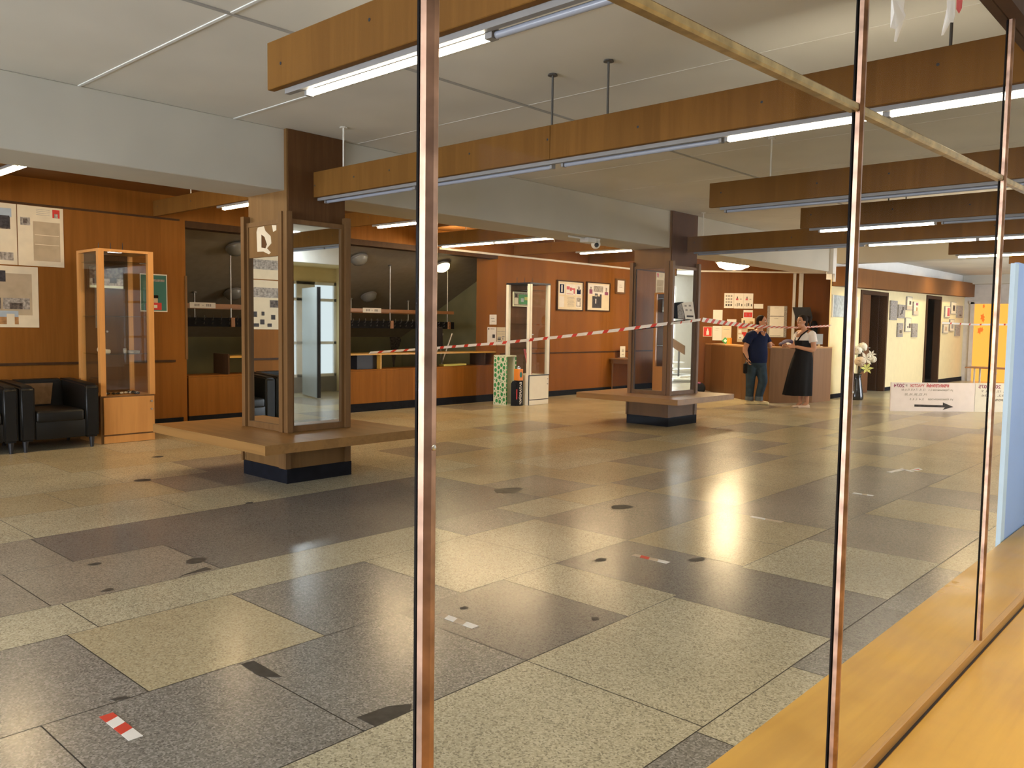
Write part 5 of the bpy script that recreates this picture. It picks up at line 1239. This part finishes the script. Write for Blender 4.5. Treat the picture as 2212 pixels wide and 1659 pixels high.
mb.chain([((.065, -.105, 1.385), .012), ((.105, -.135, 1.325), .012), ((.15, -.085, 1.385), .012)]); mb.build('neckline', MT['skind'], t, local=True, smooth=True)
mb = MB()
mb.ball((.02, -.005, .80), (.19, .158, .13), 3)
mb.chain([((-.075, -.005, .78), .122), ((-.085, -.02, .47), .090), ((-.09, 0, .15), .074)]); mb.chain([((.095, .01, .78), .12), ((.145, -.055, .46), .088), ((.085, -.025, .16), .072)])
o = mb.build('jeans', MT['denim'], t, local=True); fuse(o, .009, 4)
mb = MB(); mb.cyl((-.09, 0, .075), (-.09, 0, .15), .080, .078, 20); mb.cyl((.085, -.025, .075), (.085, -.025, .155), .078, .077, 20); mb.build('trouser_cuff', MT['denimc'], t, local=True, smooth=True)
for c, d in (((-.045, -.015), (.97, -.25)), ((.135, -.045), (.95, -.32))):
    d = Vector((*d, 0)).normalized(); s_ = Vector((-d.y, d.x, 0)); T = Matrix((d, s_, UP)).transposed().to_4x4()
    mb = MB(); c3 = Vector((*c, 0)); mb.ball(c3+UP*.038, (.14, .05, .036), 3, T); mb.ball(c3-d*.06+UP*.06, (.07, .045, .045), 3, T); mb.box(-.14, .14, -.048, .048, .001, .022, .01, 2, M=Matrix.Translation(c3) @ T)
    o = mb.build('shoe', MT['shoe'], t, local=True); fuse(o, .007, 3)
t2 = thing('hand_bag', 'black strap bag held by the man beside his leg', 'bag', (-7.26, 14.88, 0), RZ)
mb = MB(); mb.tube([(-.20, -.235, .835), (-.262, -.20, .93), (-.275, -.17, .98)], .010); mb.tube([(-.20, -.24, .83), (-.245, -.20, .74)], .010); mb.build('strap', MT['black'], t2, local=True)
mb = MB(); mb.box(-.275, -.205, -.235, -.15, .60, .79, .02, 2); mb.build('pouch', MT['blackc'], t2, local=True, smooth=True)

# --- woman in a black pinafore dress
t = thing('person', 'woman in long black pinafore dress and white T-shirt facing the man', 'person', (-6.36, 14.98, 0), RZ)
f = Vector((-.90, -.44, 0)).normalized(); hc = (-.055, 0, 1.585)
mb = MB(); head(mb, hc, f, .95)
mb.chain([((.015, .0, 1.40), .056), ((-.015, 0, 1.47), .048), ((-.04, 0, 1.54), .048)])
mb.chain([((.09, -.125, 1.375), .058), ((.01, 0, 1.385), .068), ((-.06, .12, 1.375), .058)])
mb.ball((.0, 0, 1.22), (.125, .125, .18), 3); mb.ball((-.06, -.045, 1.32), (.05, .06, .07), 2); mb.ball((.01, 0, 1.0), (.135, .14, .18), 3)
mb.chain([((.105, -.14, 1.365), .056), ((.125, -.175, 1.10), .047), ((.09, -.18, 1.07), .043), ((-.17, -.13, 1.125), .029)])
mb.chain([((-.07, .135, 1.365), .055), ((-.11, .17, 1.12), .044), ((-.27, .06, 1.135), .029)])
hand(mb, (-.185, -.128, 1.127), (-1, .15, .12), (.1, .4, -.9), (0, .3, 1), .5, .9)
hand(mb, (-.28, .055, 1.137), (-1, -.25, .05), (.1, -.4, -.9), (0, -.3, 1), .5, .9)
mb.chain([((-.03, .03, .85), .10), ((-.03, .02, .48), .062), ((-.03, .01, .28), .05), ((-.02, .0, .09), .034), ((-.09, -.01, .035), .028)])
mb.chain([((.05, -.05, .85), .10), ((.06, -.06, .48), .062), ((.065, -.06, .28), .05), ((.075, -.06, .09), .034), ((.0, -.07, .035), .028)])
o = mb.build('body', MT['skin'], t, local=True); fuse(o, .0055, 3)
face_marks(t, hc, f, .95, MT['rose'])
T = Matrix((f, Vector((-f.y, f.x, 0)), UP)).transposed().to_4x4()
mb = MB(); H = Vector(hc)
mb.ball(H-f*.022+UP*.052, (.095, .088, .092), 3, T); mb.ball(H-f*.055-UP*.02, (.062, .078, .085), 3, T); mb.ball(H-f*.16+UP*.055, (.068, .062, .066), 3)
mb.chain([(H-f*.10+UP*.05, .05), (H-f*.15+UP*.05, .045)])
for k in range(9):
    a = rnd.uniform(-1, 1); mb.chain([(H-f*.17+Vector((.02*a, .03*a, .06)), .018), (H-f*.215+Vector((.02*a, .03*a, -.03-.06*rnd.random())), .008)])
for v in list(mb.bm.verts):
    r = v.co-H; a = r.dot(f)
    if a > .045 and r.z < .078: v.co -= f*(a-.045)
o = mb.build('hair', MT['hair'], t, local=True); fuse(o, .007, 2)
mb = MB()
mb.rings([ell(.005, 0, .135, .135, 1.05), ell(.0, 0, .140, .138, 1.15), ell(-.005, 0, .148, .140, 1.24), ell(.0, 0, .140, .145, 1.31), ell(.015, 0, .11, .135, 1.36), ell(.03, 0, .075, .105, 1.40)])
mb.chain([((.09, -.12, 1.365), .070), ((.105, -.14, 1.345), .072)]); mb.cyl((.10, -.13, 1.37), (.118, -.163, 1.21), .068, .074, 20)
mb.chain([((-.055, .115, 1.365), .068), ((-.07, .135, 1.345), .07)]); mb.cyl((-.065, .13, 1.37), (-.09, .155, 1.22), .066, .072, 20)
o = mb.build('t_shirt', MT['cotton'], t, local=True); fuse(o, .008, 4)
mb = MB(); mb.rings([ell(-.02, -.005, .05, .075, 1.30), ell(-.075, -.02, .080, .085, 1.305), ell(-.05, -.01, .085, .085, 1.37), ell(-.02, 0, .055, .07, 1.42)]); mb.build('neckline', MT['skin'], t, local=True, smooth=True)
mb = MB()
mb.rings([ell(.0, 0, .150, .150, 1.00), ell(.003, 0, .148, .149, 1.06), ell(-.003, 0, .156, .150, 1.15), ell(-.012, 0, .160, .152, 1.22), ell(-.012, 0, .154, .147, 1.245)])
mb.tube([(-.145, -.075, 1.235), (-.085, -.105, 1.345), (.02, -.105, 1.43), (.09, -.10, 1.36), (.13, -.08, 1.24)], .013)
mb.tube([(-.145, .075, 1.235), (-.09, .095, 1.345), (.0, .10, 1.43), (.08, .10, 1.36), (.13, .08, 1.24)], .013)
o = mb.build('bodice', MT['blackc'], t, local=True, smooth=True)
mb = MB(); n = 56; R = []
for z, cx, rx, ry, fo in ((1.045, -.0, .153, .152, 0), (1.0, -.005, .162, .158, .002), (.90, -.015, .185, .178, .005), (.70, -.04, .212, .20, .010), (.45, -.065, .235, .222, .015), (.23, -.085, .255, .24, .019)): R.append(ell(cx, 0, rx, ry, z, n, fo, 9, z))
R.append(ell(-.085, 0, .235, .22, .235, n, .019, 9, .23)); R.append(ell(-.05, 0, .18, .17, .8, n, 0))
mb.rings(R, True, True); mb.build('skirt', MT['blackc'], t, local=True, smooth=True)
for c, d in (((-.075, -.01), (-.97, -.2)), ((.015, -.07), (-.98, -.15))):
    d = Vector((*d, 0)).normalized(); s_ = Vector((-d.y, d.x, 0)); T = Matrix((d, s_, UP)).transposed().to_4x4(); c3 = Vector((*c, 0))
    mb = MB(); mb.ball(c3+UP*.026, (.12, .042, .025), 3, T); mb.ball(c3-d*.075+UP*.035, (.045, .036, .035), 3, T); mb.box(-.115, .115, -.038, .038, .001, .014, .006, 2, M=Matrix.Translation(c3) @ T)
    o = mb.build('shoe', MT['shoep'], t, local=True); fuse(o, .006, 3)

# ---------------------------------------------------------------- light
def area(name, loc, rot, sx, sy, power, col):
    l = bpy.data.lights.new(name, 'AREA'); l.shape = 'RECTANGLE'; l.size = sx; l.size_y = sy; l.energy = power; l.color = col
    o = bpy.data.objects.new(name, l); COL.objects.link(o); o.location = loc; o.rotation_euler = rot
    return o
def spot(name, loc, target, power, col, size=50, blend=.6, r=.04):
    l = bpy.data.lights.new(name, 'SPOT'); l.energy = power; l.color = col; l.spot_size = math.radians(size); l.spot_blend = blend; l.shadow_soft_size = r
    o = bpy.data.objects.new(name, l); COL.objects.link(o); o.location = loc
    o.rotation_euler = (Vector(target)-Vector(loc)).to_track_quat('-Z', 'Y').to_euler()
    return o
# downlights of the corridor
for y in (22.9, 25.6): spot('corridor_downlight', (-5.7, y, 3.08), (-6.6, y+.1, 1.4), 75, (1., .80, .50), 130, 1., .15)
spot('corridor_downlight', (-5.4, 18.2, 2.78), (-6.7, 18.4, 1.0), 60, (1., .85, .6), 90, 1., .1)
w = bpy.data.worlds.new('world'); sc.world = w; w.use_nodes = True
w.node_tree.nodes['Background'].inputs[0].default_value = (.75, .85, 1., 1); w.node_tree.nodes['Background'].inputs[1].default_value = .2
sc.view_settings.view_transform = 'Standard'; sc.view_settings.look = 'None'; sc.view_settings.gamma = 1.; sc.view_settings.use_curve_mapping = False
sc.view_settings.exposure = .9
sc.cycles.max_bounces = 8; sc.cycles.diffuse_bounces = 4; sc.cycles.glossy_bounces = 5; sc.cycles.transparent_max_bounces = 16
sc.cycles.sample_clamp_indirect = 6.; sc.cycles.use_denoising = True
sc.cycles.caustics_reflective = False; sc.cycles.caustics_refractive = False
# unseen fill lights added over the near ledge, narrow spread spares the beams
for y in (.2, 2.6):
    o = area('near_side_fill', (.5, y, 3.0), (0, 0, 0), .25, 1.3, 12, (1., .86, .62)); o.data.spread = math.radians(95)
o = area('entrance_fill', (.3, 8.4, 3.05), (0, 0, 0), .6, .6, 24, (.88, .96, 1.))  # unseen fill added to brighten the door seen in the mirror
